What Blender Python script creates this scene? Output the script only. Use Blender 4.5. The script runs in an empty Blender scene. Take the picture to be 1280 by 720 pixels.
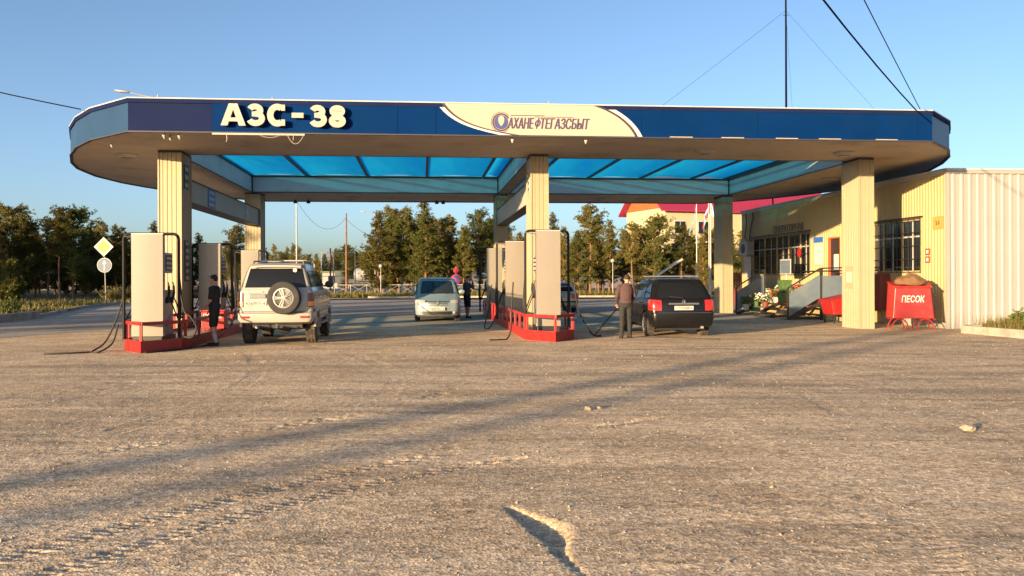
import bpy, bmesh, math, random
import numpy as np
from mathutils import Vector, Matrix
PI = math.pi
random.seed(7); np.random.seed(7)
scene = bpy.context.scene
C = scene.collection

# ---------------------------------------------------------------- camera, sky, sun, exposure
cam_d = bpy.data.cameras.new('camera'); cam = bpy.data.objects.new('camera', cam_d); C.objects.link(cam)
cam_d.sensor_width = 36.0; cam_d.lens = 36.0*1119.66/1280.0
cam_d.shift_y = -11.97/1280.0
cam_d.clip_end = 6000.0; cam_d.clip_start = 0.1
cam.matrix_world = Matrix.Translation((0, 0, 1.6)) @ Matrix.Rotation(PI/2, 4, 'X') @ Matrix.Rotation(math.radians(-0.202), 4, 'Z')
scene.camera = cam
SUN_EL = math.radians(6.6)
SUN_AZ = math.radians(38.5)            # the light travels this far to the right of the view direction
LIGHT_DIR = Vector((math.sin(SUN_AZ)*math.cos(SUN_EL), math.cos(SUN_AZ)*math.cos(SUN_EL), -math.sin(SUN_EL)))
world = bpy.data.worlds.new('World'); scene.world = world; world.use_nodes = True
wn = world.node_tree.nodes; wl = world.node_tree.links
sky = wn.new('ShaderNodeTexSky'); sky.sky_type = 'NISHITA'; sky.sun_disc = False
sky.sun_elevation = SUN_EL; sky.sun_rotation = math.radians(180.0) + SUN_AZ
sky.air_density = 0.6; sky.dust_density = 1.7; sky.ozone_density = 1.6
bg = wn.get('Background') or wn.new('ShaderNodeBackground')
wl.new(sky.outputs[0], bg.inputs[0]); bg.inputs[1].default_value = 0.086
sun_d = bpy.data.lights.new('sun', 'SUN'); sun = bpy.data.objects.new('sun', sun_d); C.objects.link(sun)
sun_d.energy = 4.5; sun_d.angle = math.radians(0.5); sun_d.color = (1.0, 0.71, 0.39)
sun.rotation_euler = LIGHT_DIR.to_track_quat('-Z', 'Y').to_euler(); sun.location = (-40, -50, 30)
scene.view_settings.view_transform = 'Standard'; scene.view_settings.look = 'None'
scene.view_settings.gamma = 1.0; scene.view_settings.use_curve_mapping = False
scene.view_settings.exposure = 1.85

# ---------------------------------------------------------------- the station's own frame (u along the canopy front, v away from it)
YAW = math.radians(5.771); CV = 23.259; cs, sn = math.cos(YAW), math.sin(YAW)
def W(u, v, z=0.0): return Vector((u*cs - v*sn, CV + u*sn + v*cs, z))

# ---------------------------------------------------------------- mesh helpers
class MB:
    def __init__(s): s.v = []; s.f = []; s.m = []
    def add(s, vs, fs, m=0):
        o = len(s.v); s.v += [tuple(p) for p in vs]
        for q in fs: s.f.append(tuple(i+o for i in q)); s.m.append(m)
        return s
    def bx(s, x0, x1, y0, y1, z0, z1, m=0):
        return s.add([(x0,y0,z0),(x1,y0,z0),(x1,y1,z0),(x0,y1,z0),(x0,y0,z1),(x1,y0,z1),(x1,y1,z1),(x0,y1,z1)],
                     [(0,3,2,1),(4,5,6,7),(0,1,5,4),(1,2,6,5),(2,3,7,6),(3,0,4,7)], m)
    def bar(s, a, b, w, h, m=0):                       # a square bar between two points
        a = Vector(a); b = Vector(b); d = (b-a).normalized()
        up = Vector((0,0,1)) if abs(d.z) < .95 else Vector((0,1,0))
        x = d.cross(up).normalized(); y = x.cross(d)
        vs = [p + x*sx*w/2 + y*sy*h/2 for p in (a, b) for sx, sy in ((-1,-1),(1,-1),(1,1),(-1,1))]
        return s.add(vs, [(3,2,1,0),(4,5,6,7),(0,1,5,4),(1,2,6,5),(2,3,7,6),(3,0,4,7)], m)
    def tube(s, pts, r, n=8, m=0, cap=True):
        pts = [Vector(p) for p in pts]; k = len(pts)
        rs = r if isinstance(r, (list, tuple)) else [r]*k
        vs = []; t0 = (pts[1]-pts[0]).normalized()
        x = t0.cross(Vector((0,0,1))) if abs(t0.z) < .9 else t0.cross(Vector((0,1,0)))
        x.normalize()
        for i, p in enumerate(pts):
            t = (pts[min(i+1,k-1)] - pts[max(i-1,0)])
            if t.length < 1e-9: t = t0.copy()
            t.normalize(); x = x - t*x.dot(t)
            if x.length < 1e-6: x = t.orthogonal()
            x.normalize(); y = t.cross(x)
            vs += [p + (x*math.cos(2*PI*j/n) + y*math.sin(2*PI*j/n))*rs[i] for j in range(n)]
        fs = [(i*n+j, i*n+(j+1)%n, (i+1)*n+(j+1)%n, (i+1)*n+j) for i in range(k-1) for j in range(n)]
        if cap: fs += [tuple(range(n-1,-1,-1)), tuple((k-1)*n+j for j in range(n))]
        return s.add(vs, fs, m)
    def prism(s, poly, z0, z1, m=0):                   # poly counter-clockwise in x, y
        n = len(poly)
        vs = [(p[0],p[1],z0) for p in poly] + [(p[0],p[1],z1) for p in poly]
        fs = [tuple(range(n-1,-1,-1)), tuple(range(n,2*n))] + [(i,(i+1)%n,n+(i+1)%n,n+i) for i in range(n)]
        return s.add(vs, fs, m)
    def lathe(s, prof, n=16, axis='z', c=(0,0,0), m=0):
        vs = []
        for r, h in prof:
            for j in range(n):
                a = 2*PI*j/n; p = (r*math.cos(a), r*math.sin(a), h)
                if axis == 'x': p = (h, p[0], p[1])
                elif axis == 'y': p = (p[1], h, p[0])
                vs.append((p[0]+c[0], p[1]+c[1], p[2]+c[2]))
        k = len(prof)
        fs = [(i*n+j, i*n+(j+1)%n, (i+1)*n+(j+1)%n, (i+1)*n+j) for i in range(k-1) for j in range(n)]
        fs += [tuple(range(n-1,-1,-1)), tuple((k-1)*n+j for j in range(n))]
        return s.add(vs, fs, m)
    def grid(s, fn, nu, nv, m=0):
        vs = [fn(i/nu, j/nv) for j in range(nv+1) for i in range(nu+1)]
        fs = [(j*(nu+1)+i, j*(nu+1)+i+1, (j+1)*(nu+1)+i+1, (j+1)*(nu+1)+i) for j in range(nv) for i in range(nu)]
        return s.add(vs, fs, m)
    def xf(s, M):
        s.v = [tuple(M @ Vector(p)) for p in s.v]; return s
    def mesh(s, name):
        me = bpy.data.meshes.new(name); me.from_pydata(s.v, [], s.f)
        if any(s.m): me.polygons.foreach_set('material_index', s.m)
        me.validate(); me.update(); return me
    def build(s, name, mat, parent=None, smooth=None, bevel=0, loc=None, rz=None, fix=False):
        me = s.mesh(name)
        if fix:
            b = bmesh.new(); b.from_mesh(me); bmesh.ops.recalc_face_normals(b, faces=b.faces); b.to_mesh(me); b.free()
        return link(name, me, mat, parent, smooth, bevel, loc, rz)
def link(name, me, mat, parent=None, smooth=None, bevel=0, loc=None, rz=None):
    for mm in (mat if isinstance(mat, (list, tuple)) else [mat]): me.materials.append(mm)
    if smooth is not None:
        me.polygons.foreach_set('use_smooth', [True]*len(me.polygons))
        me.set_sharp_from_angle(angle=math.radians(smooth))
    o = bpy.data.objects.new(name, me); C.objects.link(o)
    if parent: o.parent = parent
    if loc is not None: o.location = loc
    if rz is not None: o.rotation_euler = (0, 0, rz)
    if bevel:
        b = o.modifiers.new('bevel', 'BEVEL'); b.width = bevel; b.segments = 2; b.limit_method = 'ANGLE'; b.angle_limit = math.radians(40)
    return o
def tag(o, label, cat, group=None):
    o['label'] = label; o['category'] = cat
    if group: o['group'] = group
    return o
def thing(name, label, cat, loc=(0,0,0), rz=0.0, group=None):
    o = bpy.data.objects.new(name, None); C.objects.link(o); o.empty_display_size = .2
    o.location = loc; o.rotation_euler = (0, 0, rz)
    return tag(o, label, cat, group)
def structure(o): o['kind'] = 'structure'; return o
def stuff(o): o['kind'] = 'stuff'; return o
def copy_tree(o, parent=None):
    c = o.copy(); C.objects.link(c); c.parent = parent
    for ch in list(o.children): copy_tree(ch, c)
    return c
def baked(me, mods):                                   # a mesh with modifiers applied
    o = bpy.data.objects.new('tmp', me); C.objects.link(o)
    for fn in mods: fn(o)
    dg = bpy.context.evaluated_depsgraph_get(); dg.update()
    out = bpy.data.meshes.new_from_object(o.evaluated_get(dg)); bpy.data.objects.remove(o)
    return out
def text_mb(body, w, h, depth=.01, bold=0.0, shear=0.0, m=0):
    """lettering scaled to fill w x h, lying in x (right) / z (up), front at y=-depth"""
    c = bpy.data.curves.new('txt', 'FONT'); c.body = body; c.size = 1.0; c.extrude = .5; c.offset = bold; c.shear = shear; c.resolution_u = 4
    o = bpy.data.objects.new('txt', c); C.objects.link(o)
    dg = bpy.context.evaluated_depsgraph_get(); dg.update(); me = o.evaluated_get(dg).to_mesh()
    P = np.array([tuple(v.co) for v in me.vertices]); F = [tuple(p.vertices) for p in me.polygons]
    o.evaluated_get(dg).to_mesh_clear(); bpy.data.objects.remove(o)
    lo = P.min(0); hi = P.max(0)
    X = (P[:,0]-lo[0])/(hi[0]-lo[0])*w; Z = (P[:,1]-lo[1])/(hi[1]-lo[1])*h; Y = -(P[:,2]+.5)*depth
    return MB().add(np.stack([X, Y, Z], 1).tolist(), F, m)

# ---------------------------------------------------------------- materials
def mat(name, col, rough=.6, metal=0.0, var=.0, vscale=4.0, bump=0.0, bscale=40.0, dirt=None, dscale=1.5, dlo=.45, dhi=.7, spec=None, coat=0.0, coords='Object'):
    m = bpy.data.materials.new(name); m.use_nodes = True; nt = m.node_tree; N = nt.nodes; L = nt.links
    b = N['Principled BSDF']; b.inputs['Roughness'].default_value = rough; b.inputs['Metallic'].default_value = metal
    if spec is not None: b.inputs['Specular IOR Level'].default_value = spec
    if coat: b.inputs['Coat Weight'].default_value = coat; b.inputs['Coat Roughness'].default_value = .08
    b.inputs['Base Color'].default_value = (*col, 1)
    if var or bump or dirt:
        tc = N.new('ShaderNodeTexCoord')
        src = tc.outputs[coords]
        if coords == 'World':
            pass
    cur = None
    if var:
        n = N.new('ShaderNodeTexNoise'); n.inputs['Scale'].default_value = vscale; n.inputs['Detail'].default_value = 6; n.inputs['Roughness'].default_value = .65
        L.new(src, n.inputs['Vector'])
        r = N.new('ShaderNodeMapRange'); r.inputs[1].default_value = .25; r.inputs[2].default_value = .75
        r.inputs[3].default_value = 1-var; r.inputs[4].default_value = 1+var; L.new(n.outputs[0], r.inputs[0])
        h = N.new('ShaderNodeHueSaturation'); h.inputs['Color'].default_value = (*col, 1); L.new(r.outputs[0], h.inputs['Value']); cur = h.outputs[0]
    if dirt:
        n = N.new('ShaderNodeTexNoise'); n.inputs['Scale'].default_value = dscale; n.inputs['Detail'].default_value = 8; n.inputs['Roughness'].default_value = .7
        L.new(src, n.inputs['Vector'])
        r = N.new('ShaderNodeMapRange'); r.inputs[1].default_value = dlo; r.inputs[2].default_value = dhi; L.new(n.outputs[0], r.inputs[0])
        x = N.new('ShaderNodeMix'); x.data_type = 'RGBA'; L.new(r.outputs[0], x.inputs[0])
        if cur: L.new(cur, x.inputs[6])
        else: x.inputs[6].default_value = (*col, 1)
        x.inputs[7].default_value = (*dirt, 1); cur = x.outputs[2]
        rr = N.new('ShaderNodeMapRange'); rr.inputs[3].default_value = rough; rr.inputs[4].default_value = min(1, rough+.35)
        L.new(r.outputs[0], rr.inputs[0]); L.new(rr.outputs[0], b.inputs['Roughness'])
    if cur: L.new(cur, b.inputs['Base Color'])
    if bump:
        n = N.new('ShaderNodeTexNoise'); n.inputs['Scale'].default_value = bscale; n.inputs['Detail'].default_value = 5; L.new(src, n.inputs['Vector'])
        bp = N.new('ShaderNodeBump'); bp.inputs['Strength'].default_value = 1; bp.inputs['Distance'].default_value = bump
        L.new(n.outputs[0], bp.inputs['Height']); L.new(bp.outputs[0], b.inputs['Normal'])
    return m
M = {}
def mk(k, *a, **kw): M[k] = mat(k, *a, **kw); return M[k]
mk('blue', (.0012,.018,.085), .62, var=.15, vscale=.8, dirt=(.003,.020,.075), dscale=.9, dlo=.5, dhi=.85, bump=.002, bscale=1.5, spec=.02)
mk('blue_dull', (.008,.014,.052), .6, var=.2, vscale=.8, dirt=(.012,.016,.045), dscale=1.2, dlo=.45, dhi=.8, bump=.002, bscale=1.5, spec=.02)
mk('blue_end', (.014,.040,.095), .42, var=.15, vscale=.7, bump=.003, bscale=1.0, spec=.3)
mk('sign_cream', (.33,.285,.235), .55, var=.05, dirt=(.32,.27,.21), dscale=2, dlo=.6, dhi=.95)
mk('sign_white', (.42,.41,.41), .5)
mk('sign_dark', (.035,.025,.04), .5)
mk('letter', (.31,.275,.24), .5, var=.05, dirt=(.35,.31,.25), dscale=4, dlo=.6, dhi=.9)
mk('white_metal', (.36,.35,.34), .5, var=.06, dirt=(.32,.29,.25), dscale=2, dlo=.55, dhi=.9)
mk('dark_trim', (.03,.03,.045), .6)
mk('soffit', (.42,.36,.30), .65, var=.10, vscale=1.2, dirt=(.22,.18,.15), dscale=.7, dlo=.5, dhi=.85)
mk('inner_panel', (.55,.58,.58), .55, var=.06, dirt=(.35,.36,.34), dscale=1.0, dlo=.5, dhi=.9)
mk('beam', (.36,.335,.29), .6, var=.08, vscale=1.5, dirt=(.3,.26,.22), dscale=1.5, dlo=.5, dhi=.85)
mk('column', (.29,.245,.16), .55, var=.06, vscale=2, dirt=(.25,.21,.14), dscale=1.3, dlo=.55, dhi=.9)
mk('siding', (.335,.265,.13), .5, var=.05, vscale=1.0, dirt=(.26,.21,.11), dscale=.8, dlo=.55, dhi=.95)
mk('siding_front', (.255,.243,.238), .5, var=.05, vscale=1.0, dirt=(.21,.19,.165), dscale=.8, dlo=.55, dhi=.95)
mk('black_metal', (.018,.017,.018), .45, var=.2, vscale=10)
mk('brown_metal', (.028,.018,.02), .5, var=.2, vscale=8)
mk('pipe_black', (.010,.010,.011), .6, spec=.2)
mk('wire_black', (.006,.006,.007), .95, spec=.0)
mk('rubber', (.015,.015,.015), .75, var=.3, vscale=20)
mk('red', (.27,.010,.010), .42, var=.12, vscale=3, dirt=(.16,.03,.022), dscale=4, dlo=.5, dhi=.85)
mk('maroon', (.16,.03,.025), .55, var=.12, vscale=3, dirt=(.10,.04,.03), dscale=3)
mk('pump', (.20,.18,.155), .38, var=.05, vscale=1.5, dirt=(.155,.13,.105), dscale=2, dlo=.55, dhi=.95)
mk('pump_grey', (.33,.34,.36), .45, var=.08)
mk('concrete', (.30,.27,.235), .9, var=.2, vscale=3, bump=.004, bscale=30, dirt=(.18,.15,.12), dscale=2)
mk('glass_dark', (.008,.009,.011), .06, spec=.6)
mk('glass_car', (.008,.009,.010), .05, spec=.35)
mk('screen', (.05,.06,.06), .15)
mk('steel', (.45,.44,.42), .35, metal=.9)
mk('galv', (.25,.25,.25), .55, metal=.3, var=.15)
mk('paper', (.38,.39,.39), .8)
mk('yellow', (.26,.145,.001), .5)
mk('sign_blue', (.02,.10,.40), .45)
mk('green', (.045,.10,.022), .6, var=.15, dirt=(.10,.12,.06), dscale=3)
mk('wood', (.20,.12,.06), .8, var=.25, vscale=6)
mk('guard', (.085,.115,.155), .35, var=.12, dirt=(.13,.15,.17), dscale=1.5)
mk('canvas', (.12,.062,.03), .9, var=.25, vscale=5, bump=.02, bscale=8)
mk('skin', (.42,.22,.15), .6, var=.06)
mk('hair', (.02,.014,.01), .8)
mk('cloth_black', (.015,.014,.015), .9, var=.3, vscale=8)
mk('cloth_brown', (.055,.028,.03), .9, var=.25, vscale=8)
mk('cloth_grey', (.05,.055,.06), .9, var=.25, vscale=8)
mk('sock', (.38,.33,.3), .9)
mk('bark', (.16,.085,.045), .95, var=.35, vscale=3, bump=.02, bscale=12)
mk('plastic_black', (.02,.02,.022), .55, var=.2)
mk('lamp_red', (.55,.015,.012), .15, coat=.5)
mk('lamp_amber', (.75,.25,.04), .2)
mk('lamp_clear', (.24,.25,.26), .12)
mk('chrome', (.7,.7,.7), .15, metal=1)
mk('alloy', (.40,.385,.36), .35, metal=.6)
mk('plate', (.42,.41,.39), .5, dirt=(.3,.25,.19), dscale=8)
mk('plate_text', (.02,.02,.02), .6)
mk('rock', (.25,.205,.155), .9, var=.35, vscale=9)
mk('roof_red', (.25,.02,.06), .55, var=.1)
mk('gable', (.30,.075,.02), .7, var=.12)
mk('house_wall', (.36,.31,.20), .8, var=.05)
mk('far_white', (.2,.21,.22), .6, var=.1)
mk('far_dark', (.05,.06,.06), .8, var=.2)
mk('flag_white', (.6,.6,.62), .9); mk('flag_blue', (.04,.08,.30), .9); mk('flag_red', (.38,.02,.04), .9); mk('flag_sky', (.22,.42,.62), .9); mk('flag_grey', (.16,.22,.27), .9)
mk('flower_white', (.7,.66,.6), .8); mk('flower_red', (.45,.03,.04), .8)
def car_paint(k, col, dirt, dlo, dhi, metal=0.0, rough=.3, coat=.5, spec=.5):
    return mk(k, col, rough, metal=metal, var=.03, dirt=dirt, dscale=2.2, dlo=dlo, dhi=dhi, coat=coat, spec=spec)
car_paint('paint_white', (.30,.28,.255), (.22,.17,.12), .5, .9)
car_paint('paint_blue', (.16,.215,.24), (.18,.165,.14), .5, .95, rough=.35)
car_paint('paint_black', (.006,.006,.007), (.03,.021,.015), .6, 1.1, rough=.25, coat=.12, spec=.3)
car_paint('paint_silver', (.36,.33,.29), (.3,.24,.18), .5, .9, metal=.3)

def foliage(k, c1, c2, tr):
    m = bpy.data.materials.new(k); m.use_nodes = True; N = m.node_tree.nodes; L = m.node_tree.links
    b = N['Principled BSDF']; b.inputs['Roughness'].default_value = .7; b.inputs['Specular IOR Level'].default_value = .2
    oi = N.new('ShaderNodeObjectInfo'); g = N.new('ShaderNodeNewGeometry')
    n = N.new('ShaderNodeTexNoise'); n.inputs['Scale'].default_value = .8; n.inputs['Detail'].default_value = 4; L.new(g.outputs['Position'], n.inputs['Vector'])
    ad = N.new('ShaderNodeMath'); ad.operation = 'MULTIPLY_ADD'; L.new(oi.outputs['Random'], ad.inputs[0]); ad.inputs[1].default_value = .6
    L.new(n.outputs[0], ad.inputs[2])
    mr = N.new('ShaderNodeMapRange'); mr.inputs[1].default_value = .35; mr.inputs[2].default_value = 1.25; L.new(ad.outputs[0], mr.inputs[0])
    x = N.new('ShaderNodeMix'); x.data_type = 'RGBA'; L.new(mr.outputs[0], x.inputs[0]); x.inputs[6].default_value = (*c1, 1); x.inputs[7].default_value = (*c2, 1)
    L.new(x.outputs[2], b.inputs['Base Color'])
    t = N.new('ShaderNodeBsdfTranslucent'); L.new(x.outputs[2], t.inputs[0])
    ms = N.new('ShaderNodeMixShader'); ms.inputs[0].default_value = tr
    out = N['Material Output']; L.new(b.outputs[0], ms.inputs[1]); L.new(t.outputs[0], ms.inputs[2]); L.new(ms.outputs[0], out.inputs[0])
    M[k] = m
foliage('needles', (.06,.085,.018), (.15,.115,.030), .28)
foliage('grass', (.08,.10,.025), (.22,.17,.06), .3)
foliage('leaf', (.05,.10,.02), (.10,.14,.03), .3)

def skylight_mat():
    m = bpy.data.materials.new('skylight_blue'); m.use_nodes = True; N = m.node_tree.nodes; L = m.node_tree.links
    for q in list(N):
        if q.type == 'BSDF_PRINCIPLED': N.remove(q)
    g = N.new('ShaderNodeNewGeometry'); n = N.new('ShaderNodeTexNoise'); n.inputs['Scale'].default_value = .6; n.inputs['Detail'].default_value = 8; n.inputs['Roughness'].default_value = .7
    mp = N.new('ShaderNodeMapping'); mp.inputs['Scale'].default_value = (1.6,.25,1); L.new(g.outputs['Position'], mp.inputs['Vector']); L.new(mp.outputs[0], n.inputs['Vector'])
    x = N.new('ShaderNodeMix'); x.data_type = 'RGBA'; L.new(n.outputs[0], x.inputs[0]); x.inputs[6].default_value = (.0,.20,.60,1); x.inputs[7].default_value = (.02,.50,.66,1)
    tp = N.new('ShaderNodeBsdfTransparent'); L.new(x.outputs[2], tp.inputs[0])
    tl = N.new('ShaderNodeBsdfTranslucent'); L.new(x.outputs[2], tl.inputs[0])
    ms = N.new('ShaderNodeMixShader'); ms.inputs[0].default_value = .85; L.new(tp.outputs[0], ms.inputs[1]); L.new(tl.outputs[0], ms.inputs[2])
    L.new(ms.outputs[0], N['Material Output'].inputs[0]); M['skylight'] = m
skylight_mat()

def ground_mat(name, c_lo, c_hi, c_spot, peb):
    m = bpy.data.materials.new(name); m.use_nodes = True; N = m.node_tree.nodes; L = m.node_tree.links
    b = N['Principled BSDF']; b.inputs['Roughness'].default_value = .95; b.inputs['Specular IOR Level'].default_value = .15
    g = N.new('ShaderNodeNewGeometry'); P = g.outputs['Position']
    def noise(sc, det, ro=.6):
        n = N.new('ShaderNodeTexNoise'); n.inputs['Scale'].default_value = sc; n.inputs['Detail'].default_value = det; n.inputs['Roughness'].default_value = ro
        L.new(P, n.inputs['Vector']); return n.outputs[0]
    def rng(s, a, bb, c=0, d=1):
        r = N.new('ShaderNodeMapRange'); r.inputs[1].default_value = a; r.inputs[2].default_value = bb; r.inputs[3].default_value = c; r.inputs[4].default_value = d
        L.new(s, r.inputs[0]); return r.outputs[0]
    def mix(f, a, bb, mode='MIX'):
        x = N.new('ShaderNodeMix'); x.data_type = 'RGBA'; x.blend_type = mode; 
        if hasattr(f, 'links'): L.new(f, x.inputs[0])
        else: x.inputs[0].default_value = f
        for s_, i in ((a, 6), (bb, 7)):
            if hasattr(s_, 'links'): L.new(s_, x.inputs[i])
            else: x.inputs[i].default_value = (*s_, 1)
        return x.outputs[2]
    base = mix(rng(noise(.45, 9, .62), .40, .60), c_lo, c_hi)
    base = mix(rng(noise(2.3, 7, .7), .53, .74, 0, .75), base, c_spot)
    base = mix(rng(noise(.22, 6, .75), .52, .64, 0, .5), base, tuple(q*.6 for q in c_spot))
    mpn = N.new('ShaderNodeMapping'); mpn.inputs['Rotation'].default_value = (0,0,math.radians(-48)); mpn.inputs['Scale'].default_value = (.12,1.5,1); L.new(P, mpn.inputs['Vector'])
    ns_ = N.new('ShaderNodeTexNoise'); ns_.inputs['Scale'].default_value = 1.3; ns_.inputs['Detail'].default_value = 7; ns_.inputs['Roughness'].default_value = .7; ns_.inputs['Distortion'].default_value = .6; L.new(mpn.outputs[0], ns_.inputs['Vector'])
    base = mix(rng(ns_.outputs[0], .51, .64, 0, .7), base, tuple(min(.7,q*1.12) for q in c_hi))
    base = mix(rng(ns_.outputs[0], .48, .36, 0, .8), base, c_spot)
    base = mix(rng(noise(1.1, 5, .8), .60, .70, 0, .75), base, tuple(q*.45 for q in c_spot))
    base = mix(rng(noise(38, 3, .8), .56, .70, 0, .55), base, tuple(q*.5 for q in c_spot))
    vo = N.new('ShaderNodeTexVoronoi'); vo.inputs['Scale'].default_value = 26; L.new(P, vo.inputs['Vector'])
    hs = N.new('ShaderNodeSeparateColor'); L.new(vo.outputs['Color'], hs.inputs[0])
    v = rng(hs.outputs[0], 0, 1, 1-peb, 1+peb)
    vo2 = N.new('ShaderNodeTexVoronoi'); vo2.inputs['Scale'].default_value = 60; L.new(P, vo2.inputs['Vector'])
    hs2 = N.new('ShaderNodeSeparateColor'); L.new(vo2.outputs['Color'], hs2.inputs[0])
    v2 = rng(hs2.outputs[1], 0, 1, 1-peb, 1+peb)
    mm = N.new('ShaderNodeMath'); mm.operation = 'MULTIPLY'; L.new(v, mm.inputs[0]); L.new(v2, mm.inputs[1])
    h = N.new('ShaderNodeHueSaturation'); L.new(base, h.inputs['Color']); L.new(mm.outputs[0], h.inputs['Value'])
    L.new(h.outputs[0], b.inputs['Base Color'])
    bp = N.new('ShaderNodeBump'); bp.inputs['Strength'].default_value = .55; bp.inputs['Distance'].default_value = .004
    sm = N.new('ShaderNodeMath'); sm.operation = 'ADD'; L.new(noise(45, 4), sm.inputs[0]); L.new(vo.outputs['Distance'], sm.inputs[1]); sm2 = N.new('ShaderNodeMath'); sm2.operation = 'ADD'; L.new(sm.outputs[0], sm2.inputs[0]); L.new(vo2.outputs['Distance'], sm2.inputs[1])
    L.new(sm2.outputs[0], bp.inputs['Height']); L.new(bp.outputs[0], b.inputs['Normal'])
    M[name] = m
ground_mat('gravel', (.45,.335,.215), (.62,.48,.325), (.31,.245,.175), .32)
ground_mat('asphalt', (.24,.22,.195), (.38,.335,.28), (.42,.345,.26), .12)
ground_mat('turf', (.06,.07,.025), (.15,.13,.06), (.20,.16,.09), .2)
ground_mat('path', (.30,.27,.23), (.40,.35,.29), (.25,.21,.17), .1)

# ================================================================ THE SETTING: ground, road, verges
def vnoise(x, y, f, seed):
    T = np.random.RandomState(seed).rand(256, 256)
    x = x*f; y = y*f; xi = np.floor(x).astype(int); yi = np.floor(y).astype(int); fx = x-xi; fy = y-yi
    fx = fx*fx*(3-2*fx); fy = fy*fy*(3-2*fy)
    a = T[xi & 255, yi & 255]; b = T[(xi+1) & 255, yi & 255]; c = T[xi & 255, (yi+1) & 255]; d = T[(xi+1) & 255, (yi+1) & 255]
    return (a*(1-fx)+b*fx)*(1-fy) + (c*(1-fx)+d*fx)*fy - .5
TRACKS = [ # (polyline, half width, tread pitch, depth)
 ([(-4.2,3.2),(-2.93,5.1),(-2.2,6.3),(-1.3,7.5),(.2,9.0),(2.2,10.6)], .11, .085, .017),
 ([(-3.6,3.2),(-2.5,4.9),(-1.75,6.2),(-1.0,7.1),(.3,8.2),(2.6,9.8)], .11, .085, .015),
 ([(-5.2,7.4),(-4.28,7.97),(-3.6,8.6),(-2.7,9.5),(-1.6,11.0),(-1.0,12.5)], .13, .11, .017),
 ([(-2.0,11.2),(-1.75,13),(-2.2,16),(-3.6,19.4),(-4.95,21.6)], .14, .12, .006),
 ([(-4.2,9.4),(-4.0,12),(-4.3,15),(-5.4,18.6),(-6.5,21.2)], .14, .12, .006),
 ([(-7,17.2),(-4,17.8),(-1,18.9),(2,19.4),(6,18.2)], .12, .1, .008),
 ([(-1.2,19.8),(1.5,17.5),(5.2,16.9),(9,18.5)], .12, .1, .008),
 ([(1.6,3),(2.4,5),(3.4,8),(4.0,12),(4.4,17),(4.0,23)], .12, .09, .005),
 ([(3.1,3),(3.9,5),(4.9,8),(5.6,12),(5.9,17),(5.6,23)], .12, .09, .005),
 ([(4.0,4.2),(5.4,6.4),(6.8,9.4),(8.2,14),(9.6,19)], .12, .11, .012),
]
def track_field(X, Y):
    H = np.zeros_like(X)
    for pl, hw, pitch, dep in TRACKS:
        q = []                                          # smooth the polyline
        n = len(pl)
        for i in range(n-1):
            p0, p1, p2, p3 = [np.array(pl[min(max(j,0),n-1)]) for j in (i-1,i,i+1,i+2)]
            for t in np.linspace(0, 1, 10, endpoint=False):
                q.append(.5*((2*p1)+(p2-p0)*t+(2*p0-5*p1+4*p2-p3)*t*t+(3*p1-p0-3*p2+p3)*t**3))
        q.append(np.array(pl[-1])); q = np.array(q)
        lo = q.min(0)-.5; hi = q.max(0)+.5
        ys = np.where((Y[:,0] > lo[1]) & (Y[:,0] < hi[1]))[0]; xs = np.where((X[0] > lo[0]) & (X[0] < hi[0]))[0]
        if len(ys) == 0 or len(xs) == 0: continue
        sl = (slice(ys[0], ys[-1]+1), slice(xs[0], xs[-1]+1))
        x = X[sl]; y = Y[sl]; best = np.full(x.shape, 9.0); lat = np.zeros(x.shape); arc = np.zeros(x.shape); s = 0.0
        for a, b in zip(q[:-1], q[1:]):
            d = b-a; Ln = np.hypot(*d); d = d/Ln
            t = np.clip((x-a[0])*d[0]+(y-a[1])*d[1], 0, Ln); px = x-a[0]-d[0]*t; py = y-a[1]-d[1]*t
            ds = np.hypot(px, py); k = ds < best
            best[k] = ds[k]; lat[k] = (d[0]*py-d[1]*px)[k]; arc[k] = s+t[k]; s += Ln
        inside = np.clip((hw-best)/.02, 0, 1); rim = np.exp(-((best-hw-.03)/.035)**2)
        tread = np.where(np.sin(2*PI*(arc+np.abs(lat)*.7*np.sign(lat))/pitch + (lat > 0)*PI) > -.1, 1.0, 0.15)
        patch = np.clip(vnoise(x, y, .8, 31)*3.6+.45, 0, 1)   # the print comes and goes with the softness of the dust
        H[sl] += patch*(-dep*inside*tread + dep*.22*rim)
    return H
def ground_height(X, Y):
    h = .022*vnoise(X,Y,.35,1) + .010*vnoise(X,Y,1.1,2) + .005*vnoise(X,Y,3.1,3) + .0022*vnoise(X,Y,8.3,4)
    m = np.clip(vnoise(X,Y,.5,9)*2+.8, .35, 1.4)
    h += m*(.0026*vnoise(X,Y,17,5) + .0035*vnoise(X,Y,33,6))
    h += track_field(X, Y)
    # hollow broken out beside a firm edge
    a = np.array((-.06,6.35)); b = np.array((.42,4.7)); d = (b-a)/np.hypot(*(b-a)); s = (X-a[0])*d[0]+(Y-a[1])*d[1]; L_ = np.hypot(*(b-a))
    n = -((X-a[0])*d[1]-(Y-a[1])*d[0])                  # positive on the far right side of the edge
    wob = n + .03*vnoise(X,Y,4,12)
    wid = .03+.25*np.exp(-((s-.62)/.36)**2)
    h += -.034*np.clip(wob/.012,0,1)*np.clip((wid-wob)/(.35*wid),0,1)*np.clip(s/.15,0,1)*np.clip((L_-s)/.5,0,1)
    # flat under the station and far away
    return h*np.clip((27.0-Y)/7.0, 0, 1)*np.clip((16-np.abs(X))/4, 0, 1)*np.clip((Y+1)/3, 0, 1)
def axis(parts):
    out = []
    for a, b, n, p in parts: out += list(a+(b-a)*np.linspace(0,1,n,endpoint=False)**p)
    return np.array(out+[parts[-1][1]])
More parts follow.
